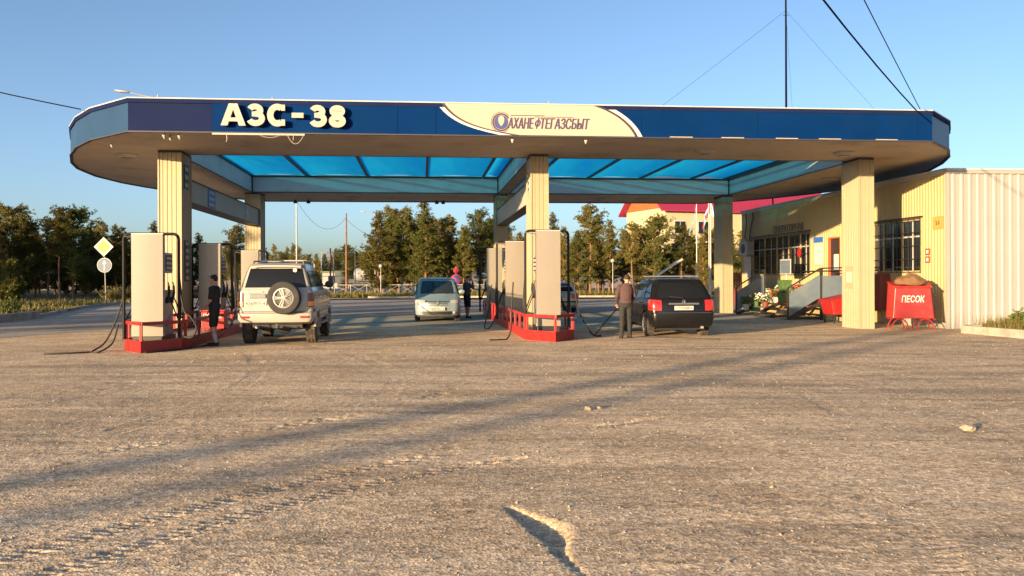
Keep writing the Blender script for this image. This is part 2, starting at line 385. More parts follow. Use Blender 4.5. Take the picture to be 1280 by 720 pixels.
gx = np.concatenate([-16-np.geomspace(1,2600,26)[::-1], np.arange(-16,-7,.12), np.arange(-7,8,.026), np.arange(8,16,.12), 16+np.geomspace(1,2600,26)])
yy = [2.6]
while yy[-1] < 27: yy.append(yy[-1] + max(.020, .0052*yy[-1]*1.0))
gy = np.concatenate([[-2600,-900,-300,-100,-40,-15,-6,-2,0,1,1.6,2.0,2.3], yy, 27+np.geomspace(.5,3200,34)])
X, Y = np.meshgrid(gx, gy)
Z = ground_height(X, Y)
nx, ny = len(gx), len(gy)
co = np.stack([X, Y, Z], -1).reshape(-1, 3).astype(np.float32)
ii = (np.arange(ny-1)[:,None]*nx + np.arange(nx-1)[None]).reshape(-1)
quads = np.stack([ii, ii+1, ii+nx+1, ii+nx], 1).astype(np.int32)
me = bpy.data.meshes.new('ground'); me.vertices.add(len(co)); me.vertices.foreach_set('co', co.ravel())
me.loops.add(quads.size); me.loops.foreach_set('vertex_index', quads.ravel()); me.polygons.add(len(quads))
me.polygons.foreach_set('loop_start', np.arange(0, quads.size, 4, dtype=np.int32)); me.update(calc_edges=True); me.validate()
me.polygons.foreach_set('use_smooth', [True]*len(me.polygons))
structure(link('ground', me, M['gravel']))


def ragged(pts, amp, step=1.2, seed=3):
    r = random.Random(seed); out = []
    for (x0,y0),(x1,y1) in zip(pts[:-1], pts[1:]):
        n = max(1, int(math.hypot(x1-x0,y1-y0)/step))
        for i in range(n): t = i/n; out.append((x0+(x1-x0)*t + r.uniform(-amp,amp), y0+(y1-y0)*t + r.uniform(-amp,amp)))
    return out
def sheet(name, poly, z, mt):
    m = bpy.data.meshes.new(name); m.from_pydata([(p[0],p[1],z) for p in poly], [], [tuple(range(len(poly)))]); m.update()
    return structure(link(name, m, mt))
near_edge = ragged([(-75,18),(-30,21.5),(-14.2,24.6),(-12.9,28.6),(-9.8,30.2),(-3,30.6),(4,31.0),(9.4,31.4),(12.6,32.2)], .25)
sheet('road', near_edge + [(13.2,33),(11.8,47),(20,80),(60,72.5),(90,72.5),(90,74.2),(-12,74.2),(-26,68),(-75,62)], .004, M['asphalt'])
# verges
left_poly = [(-19.3,33.2),(-20.0,37.6),(-24.0,50),(-26.2,60),(-25.6,66),(-28,70),(-34,72),(-60,74),(-160,80),(-160,20),(-60,27)]
sheet('verge', left_poly[::-1], .03, M['turf'])
sheet('footpath', [(-160,72),(-60,66.5),(-30,66.2),(-30,68.2),(-60,69),(-160,75)], .04, M['path'])
sheet('verge', [(-30,75.2),(95,75.2),(95,140),(-90,140),(-90,82)], .03, M['turf'])
def kerb_run(pts, w=.15, h=.14, name='kerb', L=1.0):
    root = structure(bpy.data.objects.new(name, None)); C.objects.link(root)
    for (x0,y0),(x1,y1) in zip(pts[:-1], pts[1:]):
        a = Vector((x0,y0,0)); b = Vector((x1,y1,0)); n = max(1, int((b-a).length/L))
        for i in range(n):
            p = a.lerp(b, i/n); q = a.lerp(b, (i+1)/n); d = (q-p).normalized()
            mb = MB().bar(p+d*.008+Vector((0,0,h/2-.03)), q-d*.008+Vector((0,0,h/2-.03)), w, h+.06); mb.build('kerb_stone', M['concrete'], root, bevel=.012)
    return root
kerb_run([(-12,74.7),(44,74.7)], .3, .16, L=3.5)
kerb_run([(-26.2,60.2),(-24.1,50),(-20.1,37.8)], .18, .14, L=2.5)
kerb_run([(-19.3,33.2),(-19.9,37.4)], .35, .30, L=2.1)
kerb_run([(-34,22),(-19.3,33.0)], .35, .30, L=2.2)

def blades(name, pts, h0, h1, mt, spread=.5, per=5, w=.012, seed=1):
    r = random.Random(seed); mb = MB()
    for (x, y, z, s) in pts:
        for _ in range(per):
            a = r.uniform(0, 2*PI); h = r.uniform(h0,h1)*s; ox = r.gauss(0,.05); oy = r.gauss(0,.05); l = r.uniform(.1,spread)*h
            dx, dy = math.cos(a), math.sin(a); ww = w*(.6+s*.5)
            p = (x+ox, y+oy, z)
            mb.add([(p[0]-dy*ww,p[1]+dx*ww,z),(p[0]+dy*ww,p[1]-dx*ww,z),(p[0]+dx*l,p[1]+dy*l,z+h)], [(0,1,2)])
    return stuff(mb.build(name, mt))
def inside(p, poly):
    x, y = p; c = False; n = len(poly)
    for i in range(n):
        x0,y0 = poly[i]; x1,y1 = poly[i-1]
        if (y0 > y) != (y1 > y) and x < (x1-x0)*(y-y0)/(y1-y0)+x0: c = not c
    return c
rg = random.Random(5); pts = []
while len(pts) < 5200:
    y = rg.uniform(30,76); x = rg.uniform(-62,-19)
    if inside((x,y), left_poly) and not (66.2 < y < 69.2): pts.append((x,y,.03,rg.uniform(.5,1.6)))
tag(blades('grass', pts, .10, .26, M['grass'], w=.03, per=4, seed=2), 'rough green and straw coloured grass on the verge under the yellow diamond sign', 'grass')
pts = []
while len(pts) < 9000:
    y = 75.3+abs(rg.gauss(0,4)); x = rg.uniform(-28,60); pts.append((x,y,.03,rg.uniform(.5,1.5)))
tag(blades('grass', pts, .2, .5, M['grass'], w=.035, per=4, seed=3), 'dry yellowish grass along the kerb in front of the pine forest', 'grass')
def bush(name, x, y, r_, h_, n, label, seed, cat='bush', group=None, mt='leaf', w=.03):
    r = random.Random(seed); t = thing(name, label, cat, (x,y,.03), 0, group); mb = MB(); st = MB()
    for i in range(n):
        a = r.uniform(0,2*PI); q = math.sqrt(r.random())*r_; b = Vector((q*math.cos(a)*.5, q*math.sin(a)*.5, 0)); top = Vector((q*math.cos(a), q*math.sin(a), h_*r.uniform(.5,1)*(1-.4*(q/r_)**2)))
        st.tube([b, b.lerp(top,.5)+Vector((0,0,.04)), top], [.006,.005,.002], 3)
        for k in range(12):
            p = b.lerp(top, r.uniform(.15,1)); d = Vector((r.gauss(0,1),r.gauss(0,1),r.uniform(.1,1))).normalized(); e = d.cross(Vector((r.random(),r.random(),r.random()))).normalized()
            l = r.uniform(.06,.14)
            mb.add([p, p+d*l*.5+e*w, p+d*l, p+d*l*.5-e*w], [(0,1,2,3)])
    mb.build('leaves', M[mt], t); st.build('stem', M['bark'], t); return t
bush('bush', -29.2, 66.2, 1.7, 1.35, 150, 'leafy bush around the foot of the yellow diamond sign', 4, mt='grass', w=.05)
bush('bush', -22.0, 38.6, .9, 1.1, 60, 'low weedy bush beside the grey concrete kerb block', 6, w=.045)

# loose stones on the lot
def pebbles(n, seed):
    r = np.random.RandomState(seed); V = []; F = []
    base = np.array([(1,0,0),(-1,0,0),(0,1,0),(0,-1,0),(0,0,1),(0,0,-.4)], float); tri = [(0,2,4),(2,1,4),(1,3,4),(3,0,4),(2,0,5),(1,2,5),(3,1,5),(0,3,5)]
    y = 3.2+ r.rand(n)**1.9*19; x = (r.rand(n)-.5)*2*(y*.62+1.0); s = np.exp(r.randn(n)*.45)*.0046*(1+y*.03)

    for i in range(n):
        b = base*(s[i]*r.uniform(.6,1.3,(6,1)))*np.array([1,1,.7]); a = r.rand()*6.28; c_, s_ = math.cos(a), math.sin(a)
        o = len(V); 
        for q in b: V.append((x[i]+q[0]*c_-q[1]*s_, y[i]+q[0]*s_+q[1]*c_, q[2]))
        F += [(t[0]+o,t[1]+o,t[2]+o) for t in tri]
    V = np.array(V); cx = np.repeat(x,6); cy = np.repeat(y,6)
    # rest every stone on the surface
    k = 0; zz = np.empty(n)
    order = np.argsort(y)
    fx = np.interp(x, gx, np.arange(nx)); fy = np.interp(y, gy, np.arange(ny)); xi = fx.astype(int); yi = fy.astype(int); tx = fx-xi; ty = fy-yi
    zz = (Z[yi,xi]*(1-tx)+Z[yi,xi+1]*tx)*(1-ty) + (Z[yi+1,xi]*(1-tx)+Z[yi+1,xi+1]*tx)*ty
    V[:,2] += np.repeat(zz,6)
    m = bpy.data.meshes.new('loose_stones'); m.from_pydata(V.tolist(), [], F); m.update()
    return tag(stuff(link('loose_stones', m, M['rock'])), 'small loose stones scattered over the dusty gravel lot', 'stones')
pebbles(20000, 11)
def surf(x, y):
    fx = np.interp(x, gx, np.arange(nx)); fy = np.interp(y, gy, np.arange(ny)); xi = int(fx); yi = int(fy); return float(Z[yi,xi])
for i,(x,y,s) in enumerate([(4.75,9.35,.075),(1.06,11.0,.035),(.92,10.9,.05)]):
    b = bmesh.new(); bmesh.ops.create_icosphere(b, subdivisions=2, radius=s); r = random.Random(i)
    for v in b.verts: v.co *= r.uniform(.75,1.15); v.co.z *= .6
    m = bpy.data.meshes.new('rock'); b.to_mesh(m); b.free()
    tag(link('rock', m, M['rock'], loc=(x,y,surf(x,y)+s*.35)), ['fist sized pale stone lying alone on the gravel', 'tiny dark clod next to another on the gravel', 'flat dark clod of earth next to a smaller one'][i], 'stone')

# ================================================================ TREES
def make_pine(seed, h, base, spread, dens, tiers=1.0, round_=False):
    r = random.Random(seed); tr = MB(); cr = MB(); lean = Vector((r.uniform(-.02,.02), r.uniform(-.02,.02), 0))
    ax = lambda z: Vector((lean.x*z + .08*math.sin(z*.9+seed), lean.y*z + .08*math.cos(z*.7+seed), z))
    rb = .013*h
    tr.tube([ax(h*i/9)-(Vector((0,0,.15)) if i == 0 else Vector()) for i in range(10)], [rb*(1-.9*i/9)+.012 for i in range(10)], 7)
    z = base*h
    while z < h*.99:
        t = (z-base*h)/(h-base*h)
        if round_: prof = math.sqrt(max(.02, 1-(t*1.55-.62)**2/ .92))
        else: prof = (1-t)**.75*min(1, .45+t*3.0)+.06
        L = spread*prof
        for k in range(r.randint(4,6)):
            a = r.uniform(0,2*PI); l = L*r.uniform(.55,1.2); up = r.uniform(-.05,.35)+.5*t
            d = Vector((math.cos(a), math.sin(a), up)).normalized(); p0 = ax(z+r.uniform(-.2,.2)); p1 = p0+d*l+Vector((0,0,.12*l))
            tr.tube([p0, p0.lerp(p1,.5)-Vector((0,0,.03*l)), p1], [.02+.012*l,.018,.006], 3, cap=False)
            n = max(2, int(l*dens))
            for j in range(n):
                q = p0.lerp(p1, r.uniform(.30,1.03)); q += Vector((r.gauss(0,.17),r.gauss(0,.17),r.gauss(0,.10)))*(.5+.4*l)
                for b in range(r.randint(7,10)):
                    dd = (Vector((r.gauss(0,1),r.gauss(0,1),r.gauss(.35,.8)))+d*.5).normalized(); e = dd.cross(Vector((r.random(),r.random(),r.random()))).normalized()
                    ln = r.uniform(.16,.34); w = r.uniform(.028,.05)
                    cr.add([q-e*w, q+e*w, q+dd*ln], [(0,1,2)])
        z += h*.036*r.uniform(.7,1.3)/tiers
    # dead stubs below the crown
    for k in range(6):
        z = r.uniform(.12,base if base > .15 else .16)*h; a = r.uniform(0,2*PI); p = ax(z); tr.tube([p, p+Vector((math.cos(a),math.sin(a),-.1))*r.uniform(.2,.7)], [.015,.004], 3, cap=False)
    return tr.mesh('trunk'), cr.mesh('crown')
PINES = {}
for k, a in {'tall':(1,10.5,.16,2.1,13), 'broad':(2,9.5,.20,2.6,13,1,True), 'slim':(3,9.0,.24,1.5,14), 'high':(4,10.0,.48,1.9,13,1,True),
             'dense':(5,9.2,.10,2.3,14), 'ragged':(6,8.6,.36,1.8,11,.8), 'spruce':(8,7.0,.05,1.5,14), 'young':(9,3.0,.06,.9,16)}.items(): PINES[k] = make_pine(*a)
for a, b in PINES.values(): a.materials.append(M['bark']); b.materials.append(M['needles'])
def pine(kind, x, y, s, label, group=None, rz=None, z=.02):
    t = thing('pine_tree', label, 'tree', (x,y,z), random.uniform(0,6.28) if rz is None else rz, group); t.scale = (s*random.uniform(.92,1.08), s*random.uniform(.92,1.08), s)
    a, b = PINES[kind]
    for nm, m in (('trunk',a),('crown',b)):
        o = bpy.data.objects.new(nm, m); C.objects.link(o); o.parent = t
    return t
LB = {'tall':'tall conical pine in the forest behind the station', 'broad':'broad round crowned pine in the forest behind the station', 'slim':'slim pine with a narrow crown in the forest behind the station',
      'high':'pine with a long bare trunk and high crown in the forest', 'dense':'dense low branched pine in the forest behind the station', 'ragged':'thin ragged pine with gaps in its crown in the forest', 'spruce':'small dark spruce at the forest edge'}
def px_at(x, Y): return (x-640.0)/1119.66*Y
def spot(px):
    for lim, t in ((505,'beside the railing fence'),(556,'behind the pale van'),(600,'behind the no parking sign'),(665,'behind the middle island'),(742,'beyond the silver saloon'),(800,'behind the man in brown'),(872,'in front of the cream house')):
        if px < lim: return t
    return 'beside the flagpoles'
LB = {'tall':'tall conical pine', 'broad':'broad round crowned pine', 'slim':'slim narrow pine', 'high':'pine with long bare trunk', 'dense':'dense low branched pine', 'ragged':'thin ragged pine', 'spruce':'small dark spruce'}
ROW = {'pines of the forest behind the road':'in the forest edge', 'pines deeper in the forest behind the road':'deep in the forest', 'thin pines standing inside the forest':'inside the forest'}
def forest(row, group):
    for (px, Yd, topy, kind) in row:
        Xw = px_at(px, Yd); hgt = 1.6+(348-topy)*Yd/1119.66 + (px-640)*.0035*Yd/1119.66
        ph = {'tall':10.5,'broad':9.5,'slim':9.0,'high':10.0,'dense':9.2,'ragged':8.6,'spruce':7.0,'young':3.0}[kind]
        pine(kind, Xw, Yd, hgt/ph, LB[kind]+' '+ROW[group]+' '+spot(px), group)
front = [(474,80,262,'dense'),(488,83,268,'dense'),(497,86,262,'broad'),(511,82,264,'tall'),(530,86,247,'tall'),(533,79,262,'dense'),(548,82,275,'broad'),(566,84,270,'tall'),(580,80,283,'slim'),
 (601,82,266,'high'),(618,86,276,'broad'),(636,84,280,'slim'),(650,81,290,'dense'),(668,88,285,'tall'),(690,86,268,'tall'),(704,82,284,'slim'),(722,80,288,'dense'),(738,84,262,'high'),(748,88,278,'tall'),
 (762,82,276,'slim'),(778,86,290,'ragged'),(790,80,284,'high'),(803,85,300,'slim'),(818,81,275,'broad'),(836,86,306,'dense'),(852,82,287,'high'),(866,86,298,'ragged'),(880,82,296,'tall'),(893,85,292,'broad'),
 (912,80,288,'dense'),(926,83,290,'tall'),(945,84,292,'broad')]
forest(front, 'pines of the forest behind the road')
rb = random.Random(21)
back = [(470+rb.uniform(-6,6)+i*16.5, rb.uniform(92,106), rb.uniform(282,305) + (14 if i > 17 else 0), rb.choice(['tall','high','slim','ragged','dense'])) for i in range(28)]
forest(back, 'pines deeper in the forest behind the road')
trunks = [(460+i*11+rb.uniform(-4,4), rb.uniform(88,100), rb.uniform(300,318), rb.choice(['high','ragged','slim'])) for i in range(40)]
forest(trunks, 'thin pines standing inside the forest')
LBL = 'dark pine in the left hand wood beyond the road signs'
left = [(-6,74,262,'tall'),(16,78,258,'broad'),(30,82,272,'dense'),(43,84,285,'slim'),(60,80,275,'ragged'),(74,78,262,'high'),(92,79,262,'broad'),(106,86,285,'tall'),(121,88,288,'slim'),(146,84,279,'slim'),(160,88,292,'dense'),
        (176,92,300,'dense'),(193,90,277,'tall'),(208,92,296,'slim'),(222,94,300,'dense'),(-30,76,265,'dense'),(-50,80,262,'tall'),(-70,78,266,'dense'),(2,90,280,'tall'),(50,95,290,'dense'),(84,96,288,'tall'),(130,98,296,'dense')]
for (px, Yd, topy, kind) in left:
    ph = {'tall':10.5,'broad':9.5,'slim':9.0,'high':10.0,'dense':9.2,'ragged':8.6}[kind]
    pine(kind, px_at(px,Yd), Yd, (1.6+(348-topy)*Yd/1119.66)/ph, LB[kind]+' at the edge of the dark wood beyond the '+('yellow diamond sign' if 95 < px < 160 else 'concrete kerb block' if px <= 60 else 'grassy verge' if px <= 95 else 'front left dispenser'), 'pines at the edge of the dark wood')
for i in range(34):      # the wood is several rows deep
    Yd = rb.uniform(84,112); px = rb.uniform(-60,235); kd = rb.choice(['dense','dense','tall','spruce']); pine(kd, px_at(px,Yd), Yd, rb.uniform(.62,.86), LB[kd]+' deep in the dark wood beyond the grassy verge', 'pines deep in the dark wood')
pine('young', px_at(30,66), 64.5, .95, 'young bright pine sapling at the edge of the left hand wood')
pine('young', px_at(12,66), 65.5, .8, 'small dark pine sapling beside a brighter one')
pine('spruce', px_at(249,90), 90, .87, 'pointed dark spruce seen between the left front column and a hose frame')
pine('high', px_at(297,88), 88, .66, 'umbrella shaped pine standing alone above the white off-roader')
pine('dense', px_at(270,100), 100, .55, 'low dark pine behind the second fuel dispenser of the left island')
for i in range(30):
    Yd = rb.uniform(150,190); px = 262+i*7.2+rb.uniform(-4,4); pine(rb.choice(['dense','tall','broad']), px_at(px,Yd), Yd, rb.uniform(.56,.82), 'distant pine in the low treeline beyond the truck yard', 'distant treeline beyond the yard')
# wood on the left, outside the picture, whose shade falls across the road and the left hand trees
shade = [(-31.5,9),(-34,13),(-30.5,16),(-36,17),(-40,22),(-43,18),(-46,27),(-50,24),(-38,12),(-54,31),(-58,28),(-61,36),(-66,33),(-72,40),(-76,37),(-44,33),(-80,46),(-86,42),(-52,20),(-64,26),(-70,30),(-92,50),(-34,20)]
for i in range(34):
    t_ = i/33; x = -46-66*t_+rb.uniform(-5,5); y = 32+40*t_+rb.uniform(-5,5)
    if abs(x*math.cos(SUN_AZ)-y*math.sin(SUN_AZ)+64.4) > 6.5: shade.append((x,y))
for i,(x,y) in enumerate(shade): pine(['dense','tall','broad'][i%3], x, y, rb.uniform(1.1,1.4) if x*math.cos(SUN_AZ)-y*math.sin(SUN_AZ) < -68 else rb.uniform(.62,.84), 'roadside pine beside the lot, on the side of the low sun', 'pines on the sunny side of the lot')

# ================================================================ CANOPY
ZB, ZT = 5.315, 6.116
UL, UR = -9.59, 11.52; VD = 20.3; V1, V2 = 4.29, 16.01
END = [(0,0),(1.42,1.5),(2.3,2.9),(3.05,4.5),(3.7,6.3),(4.1,7.9),(4.3,10.15)]
def curve_end(u0, sgn):
    h = [(u0+sgn*a, b) for a, b in END]; return h + [(u0+sgn*a, VD-b) for a, b in END[-2::-1]]
RE = curve_end(UR, 1); LE = curve_end(UL, -1)
canopy = thing('canopy', 'long blue edged filling station canopy with rounded ends on ribbed columns', 'canopy', W(0,0,0), YAW)
def panel(a, b, mt, z0=ZB, z1=ZT, th=.06, proud=0.0, name='fascia_panel', gap=.004):
    a = Vector((*a,0)); b = Vector((*b,0)); d = (b-a).normalized(); n = Vector((d.y,-d.x,0))   # outside is on the right of a->b
    a = a+d*gap; b = b-d*gap
    p = [a+n*proud, b+n*proud, b-n*th, a-n*th]
    return MB().prism([(q.x,q.y) for q in p], z0, z1).build(name, mt, canopy, fix=True)
seams = [UL,-7.55,-2.93,-1.95,3.45,6.61,11.1,UR]
for a, b in zip(seams[:-1], seams[1:]):
    panel((a,0),(b,0), M['blue_dull'] if b <= -7.5 else M['blue'], proud=0 if b <= -7.5 else .02)
for a, b in zip(RE[:-1], RE[1:]): panel(a, b, M['blue_end'])
for a, b in zip(LE[::-1][:-1], LE[::-1][1:]): panel(a, b, M['blue_end'])
bs = np.linspace(UR, UL, 6)
for a, b in zip(bs[:-1], bs[1:]): panel((a,VD),(b,VD), M['blue'])
ring = [(UL,0),(UR,0)] + RE[1:] + [(UL,VD)] + LE[::-1][1:-1]
def offset_ring(pts, d):
    out = []; n = len(pts)
    for i in range(n):
        p = Vector(pts[i]); a = Vector(pts[i-1]); b = Vector(pts[(i+1)%n]); e = (p-a).normalized(); f = (b-p).normalized()
        n1 = Vector((e.y,-e.x)); n2 = Vector((f.y,-f.x)); k = (n1+n2); k /= max(.2, k.dot(n1)); out.append((p.x+k.x*d, p.y+k.y*d))
    return out
def ring_band(name, o0, o1, z0, z1, mt):
    A = offset_ring(ring, o0); B = offset_ring(ring, o1); n = len(A); mb = MB()
    vs = [(x,y,z0) for x,y in A]+[(x,y,z0) for x,y in B]+[(x,y,z1) for x,y in A]+[(x,y,z1) for x,y in B]; fs = []
    for i in range(n):
        j = (i+1)%n; fs += [(i,j,n+j,n+i),(2*n+i,3*n+i,3*n+j,2*n+j),(n+i,n+j,3*n+j,3*n+i),(i,2*n+i,2*n+j,j)]
    return mb.add(vs, fs).build(name, mt, canopy, fix=True)
ring_band('coping', -.12, .045, ZT+.002, ZT+.03, M['white_metal'])
ring_band('drip_edge', -.05, .03, ZB-.035, ZB-.004, M['dark_trim'])
ring_band('top_flashing', .022, .034, ZT-.10, ZT-.001, M['blue_dull'])
# underside and roof deck, cut around the two skylight bays
UC0, UC1 = 1.03, 1.50
def deck(z, mt, name, flip):
    mb = MB()
    def poly(p): 
        p = p[::-1] if flip else p; mb.add([(x,y,z) for x,y in p], [tuple(range(len(p)))])
    poly([(UL+.06,.06),(UR-.06,.06),(UR-.06,V1),(UL+.06,V1)]); poly([(UL+.06,V2),(UR-.06,V2),(UR-.06,VD-.06),(UL+.06,VD-.06)])
    poly([(UC0,V1),(UC1,V1),(UC1,V2),(UC0,V2)])
    R_ = [(UR-.06,.06)] + [(UR+(a-.06 if a else -.06), b) for a,b in END[1:]] + [(UR+a-.06, VD-b) for a,b in END[-2:0:-1]] + [(UR-.06,VD-.06)]
    L_ = [(UL+.06,VD-.06)] + [(UL-a+.06, VD-b) for a,b in END[1:]] + [(UL-a+.06, b) for a,b in END[-2:0:-1]] + [(UL+.06,.06)]
    poly(R_); poly(L_); return mb.build(name, mt, canopy)
def ribbed(k, src, pitch, depth):
    m = M[src].copy(); m.name = k; N = m.node_tree.nodes; L = m.node_tree.links
    tc = N.new('ShaderNodeTexCoord'); w = N.new('ShaderNodeTexWave'); w.bands_direction = 'Y'; w.inputs['Scale'].default_value = PI/pitch/10; L.new(tc.outputs['Object'], w.inputs['Vector'])
    bp = N.new('ShaderNodeBump'); bp.inputs['Distance'].default_value = depth; bp.inputs['Strength'].default_value = .6; L.new(w.outputs['Fac'], bp.inputs['Height']); L.new(bp.outputs[0], N['Principled BSDF'].inputs['Normal']); M[k] = m
ribbed('soffit_ribbed', 'soffit', .2, .006)
deck(ZB+.002, M['soffit_ribbed'], 'soffit', True); deck(ZT-.03, M['galv'], 'roof_deck', False)
IU0, IU1 = UL+.06, UR-.06
def inner(u0,u1,v0,v1): return MB().bx(u0,u1,v0,v1,ZB+.004,ZT-.034).build('inner_fascia', M['inner_panel'], canopy)
for (a,b) in ((IU0,UC0),(UC1,IU1)):
    inner(a+.05,b-.05,V1-.05,V1-.002); inner(a+.05,b-.05,V2+.002,V2+.05)
inner(IU0-.05,IU0-.002,V1,V2); inner(IU1+.002,IU1+.05,V1,V2); inner(UC0+.002,UC0+.05,V1+.05,V2-.05); inner(UC1-.05,UC1-.002,V1+.05,V2-.05)
for z in (ZB+.10,):       # dark lower trim line of the skylight bays
    for (a,b) in ((IU0,UC0),(UC1,IU1)):
        MB().bx(a,b,V2-.02,V2-.002,ZB-.01,ZB+.03).build('bay_trim', M['dark_trim'], canopy); MB().bx(a,b,V2-.03,V2-.004,6.0,6.03).build('bay_trim', M['dark_trim'], canopy)
        MB().bx(a,b,V1+.002,V1+.02,ZB-.01,ZB+.03).build('bay_trim', M['dark_trim'], canopy)
for u in (IU0+.01, UC0-.01, UC1+.01, IU1-.01): MB().bx(u-.012,u+.012,V1+.02,V2-.03,ZB-.012,ZB+.02).build('bay_trim', M['dark_trim'], canopy)
for u in (IU0+.03, UC0-.03, UC1+.03, IU1-.03): MB().bx(u-.02,u+.02,V2-.06,V2-.02,ZB+.03,6.0).build('bay_trim', M['dark_trim'], canopy)
bayL = [IU0,-7.18,-4.64,-2.10,.35,UC0]; bayR = [UC1,2.65,5.0,7.35,9.66,11.2,IU1]
for bay in (bayL, bayR):
    for a, b in zip(bay[:-1], bay[1:]):
        mb = MB(); k = 6
        mb.grid(lambda s,t: (a+.04+(b-a-.08)*s, V1+(V2-V1)*t, 6.055+.05*math.sin(PI*s)), 6, 4); 
        mb.build('skylight_pane', M['skylight'], canopy, smooth=60)
    for a in bay: MB().bx(a-.05,a+.05,V1,V2,5.985,6.075).build('skylight_bar', M['black_metal'], canopy)
    MB().bx(bay[0],bay[-1],V2-.10,V2-.03,5.97,6.03).build('skylight_bar', M['black_metal'], canopy)
# columns of ribbed cladding
def ribbed_outline(x0,x1,y0,y1,pitch=.115,d=.014):
    pts = []
    def side(ax, ay, bx_, by, nx_, ny_):
        L = math.hypot(bx_-ax,by-ay); n = max(2, round(L/pitch)); dx, dy = (bx_-ax)/L, (by-ay)/L; w = L/n
        pts.append((ax,ay))
        for i in range(1,n):
            c = i*w
            for o, dep in ((-.014,0),(-.007,d),(.007,d),(.014,0)): pts.append((ax+dx*(c+o)-nx_*dep, ay+dy*(c+o)-ny_*dep))
    side(x0,y0,x1,y0,0,-1); side(x1,y0,x1,y1,1,0); side(x1,y1,x0,y1,0,1); side(x0,y1,x0,y0,-1,0); return pts
COLS = [(-9.82,-9.20),(.93,1.43),(11.17,11.62)]
for a, b in COLS:
    for v0 in (3.40, 16.08):
        c = MB().prism(ribbed_outline(a,b,v0,v0+1.1), -.02, ZB+.02).build('column', M['column'], canopy)
        MB().bx(a-.02,b+.02,v0-.02,v0+1.12,ZB-.07,ZB-.012).build('capital', M['dark_trim'], c)
        for x in (a, b): 
            for y in (v0, v0+1.1): MB().bx(x-.022,x+.022,y-.022,y+.022,-.01,ZB-.075).build('corner_trim', M['column'], c)
# beams between front and back columns (left and middle pairs)
for a, b in COLS[:2]:
    bm_ = MB().bx(a+.06,b-.06,4.53,16.05,3.94,4.58).build('cross_beam', M['beam'], canopy)
    MB().bx(a+.03,b-.03,4.53,16.05,4.582,4.61).build('beam_trim', M['dark_trim'], bm_); MB().bx(a+.03,b-.03,4.53,16.05,3.91,3.938).build('beam_trim', M['brown_metal'], bm_)
def face_sign(x, v0, v1, z0, z1, sgn, base, bars, barmat, name='price_sign'):
    s = MB().bx(min(x,x+sgn*.02), max(x,x+sgn*.02), v0, v1, z0, z1).build(name, base, canopy)
    for k in range(bars):
        zc = z0+(z1-z0)*(k+.5)/bars; h = (z1-z0)/bars*.5; X0 = x+sgn*.021
        MB().bx(min(X0,X0+sgn*.004), max(X0,X0+sgn*.004), v0+(v1-v0)*.15, v0+(v1-v0)*.85, zc-h/2, zc+h/2).build('sign_field', barmat, s)
face_sign(-9.26, 6.9, 7.9, 3.97, 4.56, 1, M['sign_blue'], 3, M['paper']); face_sign(-9.26, 13.2, 13.7, 3.97, 4.56, 1, M['pump_grey'], 2, M['paper']); face_sign(-9.20, 3.7, 4.2, 4.25, 4.95, 1, M['black_metal'], 3, M['paper'])
face_sign(-9.20, 3.75, 4.25, 1.55, 2.75, 1, M['black_metal'], 6, M['paper'], 'notice_board'); face_sign(.93, 3.8, 4.1, 4.2, 4.6, -1, M['pump_grey'], 2, M['black_metal']); face_sign(.99, 7.6, 7.9, 4.1, 4.5, -1, M['pump_grey'], 2, M['paper'])
face_sign(11.17, 3.75, 4.3, 1.25, 1.95, -1, M['column'], 1, M['beam'], 'stencil_panel')
# lettering on the front
def on_front(mb, u, z, y=-.03): return mb.xf(Matrix.Translation((u, y, z)))
def stroke(pts, hw, y0, y1, closed=False):
    """flat-faced letter stroke: a band of half width hw along pts (x, z), from y0 (front) to y1"""
    n = len(pts); L_ = []; R_ = []
    for i in range(n):
        p = Vector(pts[i]); q0 = Vector(pts[i-1] if (closed or i) else pts[0]); q1 = Vector(pts[(i+1)%n] if (closed or i < n-1) else pts[-1]); t_ = (q1-q0).normalized(); nn = Vector((-t_.y,t_.x))
        L_.append(p+nn*hw); R_.append(p-nn*hw)
    mb = MB(); vs = [(v.x,y,v.y) for y in (y0,y1) for side in (L_,R_) for v in side]; fs = []
    for i in range(n if closed else n-1):
        j = (i+1)%n; fs += [(i,j,n+j,n+i),(2*n+i,3*n+i,3*n+j,2*n+j),(i,2*n+i,2*n+j,j),(n+i,n+j,3*n+j,3*n+i)]
    if not closed: fs += [(0,n,3*n,2*n),(n-1,3*n-1,4*n-1,2*n-1)]
    return mb.add(vs,fs)
def arc(cx, cz, rx, rz, a0, a1, n=22): return [(cx+rx*math.cos(math.radians(a0+(a1-a0)*i/n)), cz+rz*math.sin(math.radians(a0+(a1-a0)*i/n))) for i in range(n+1)]
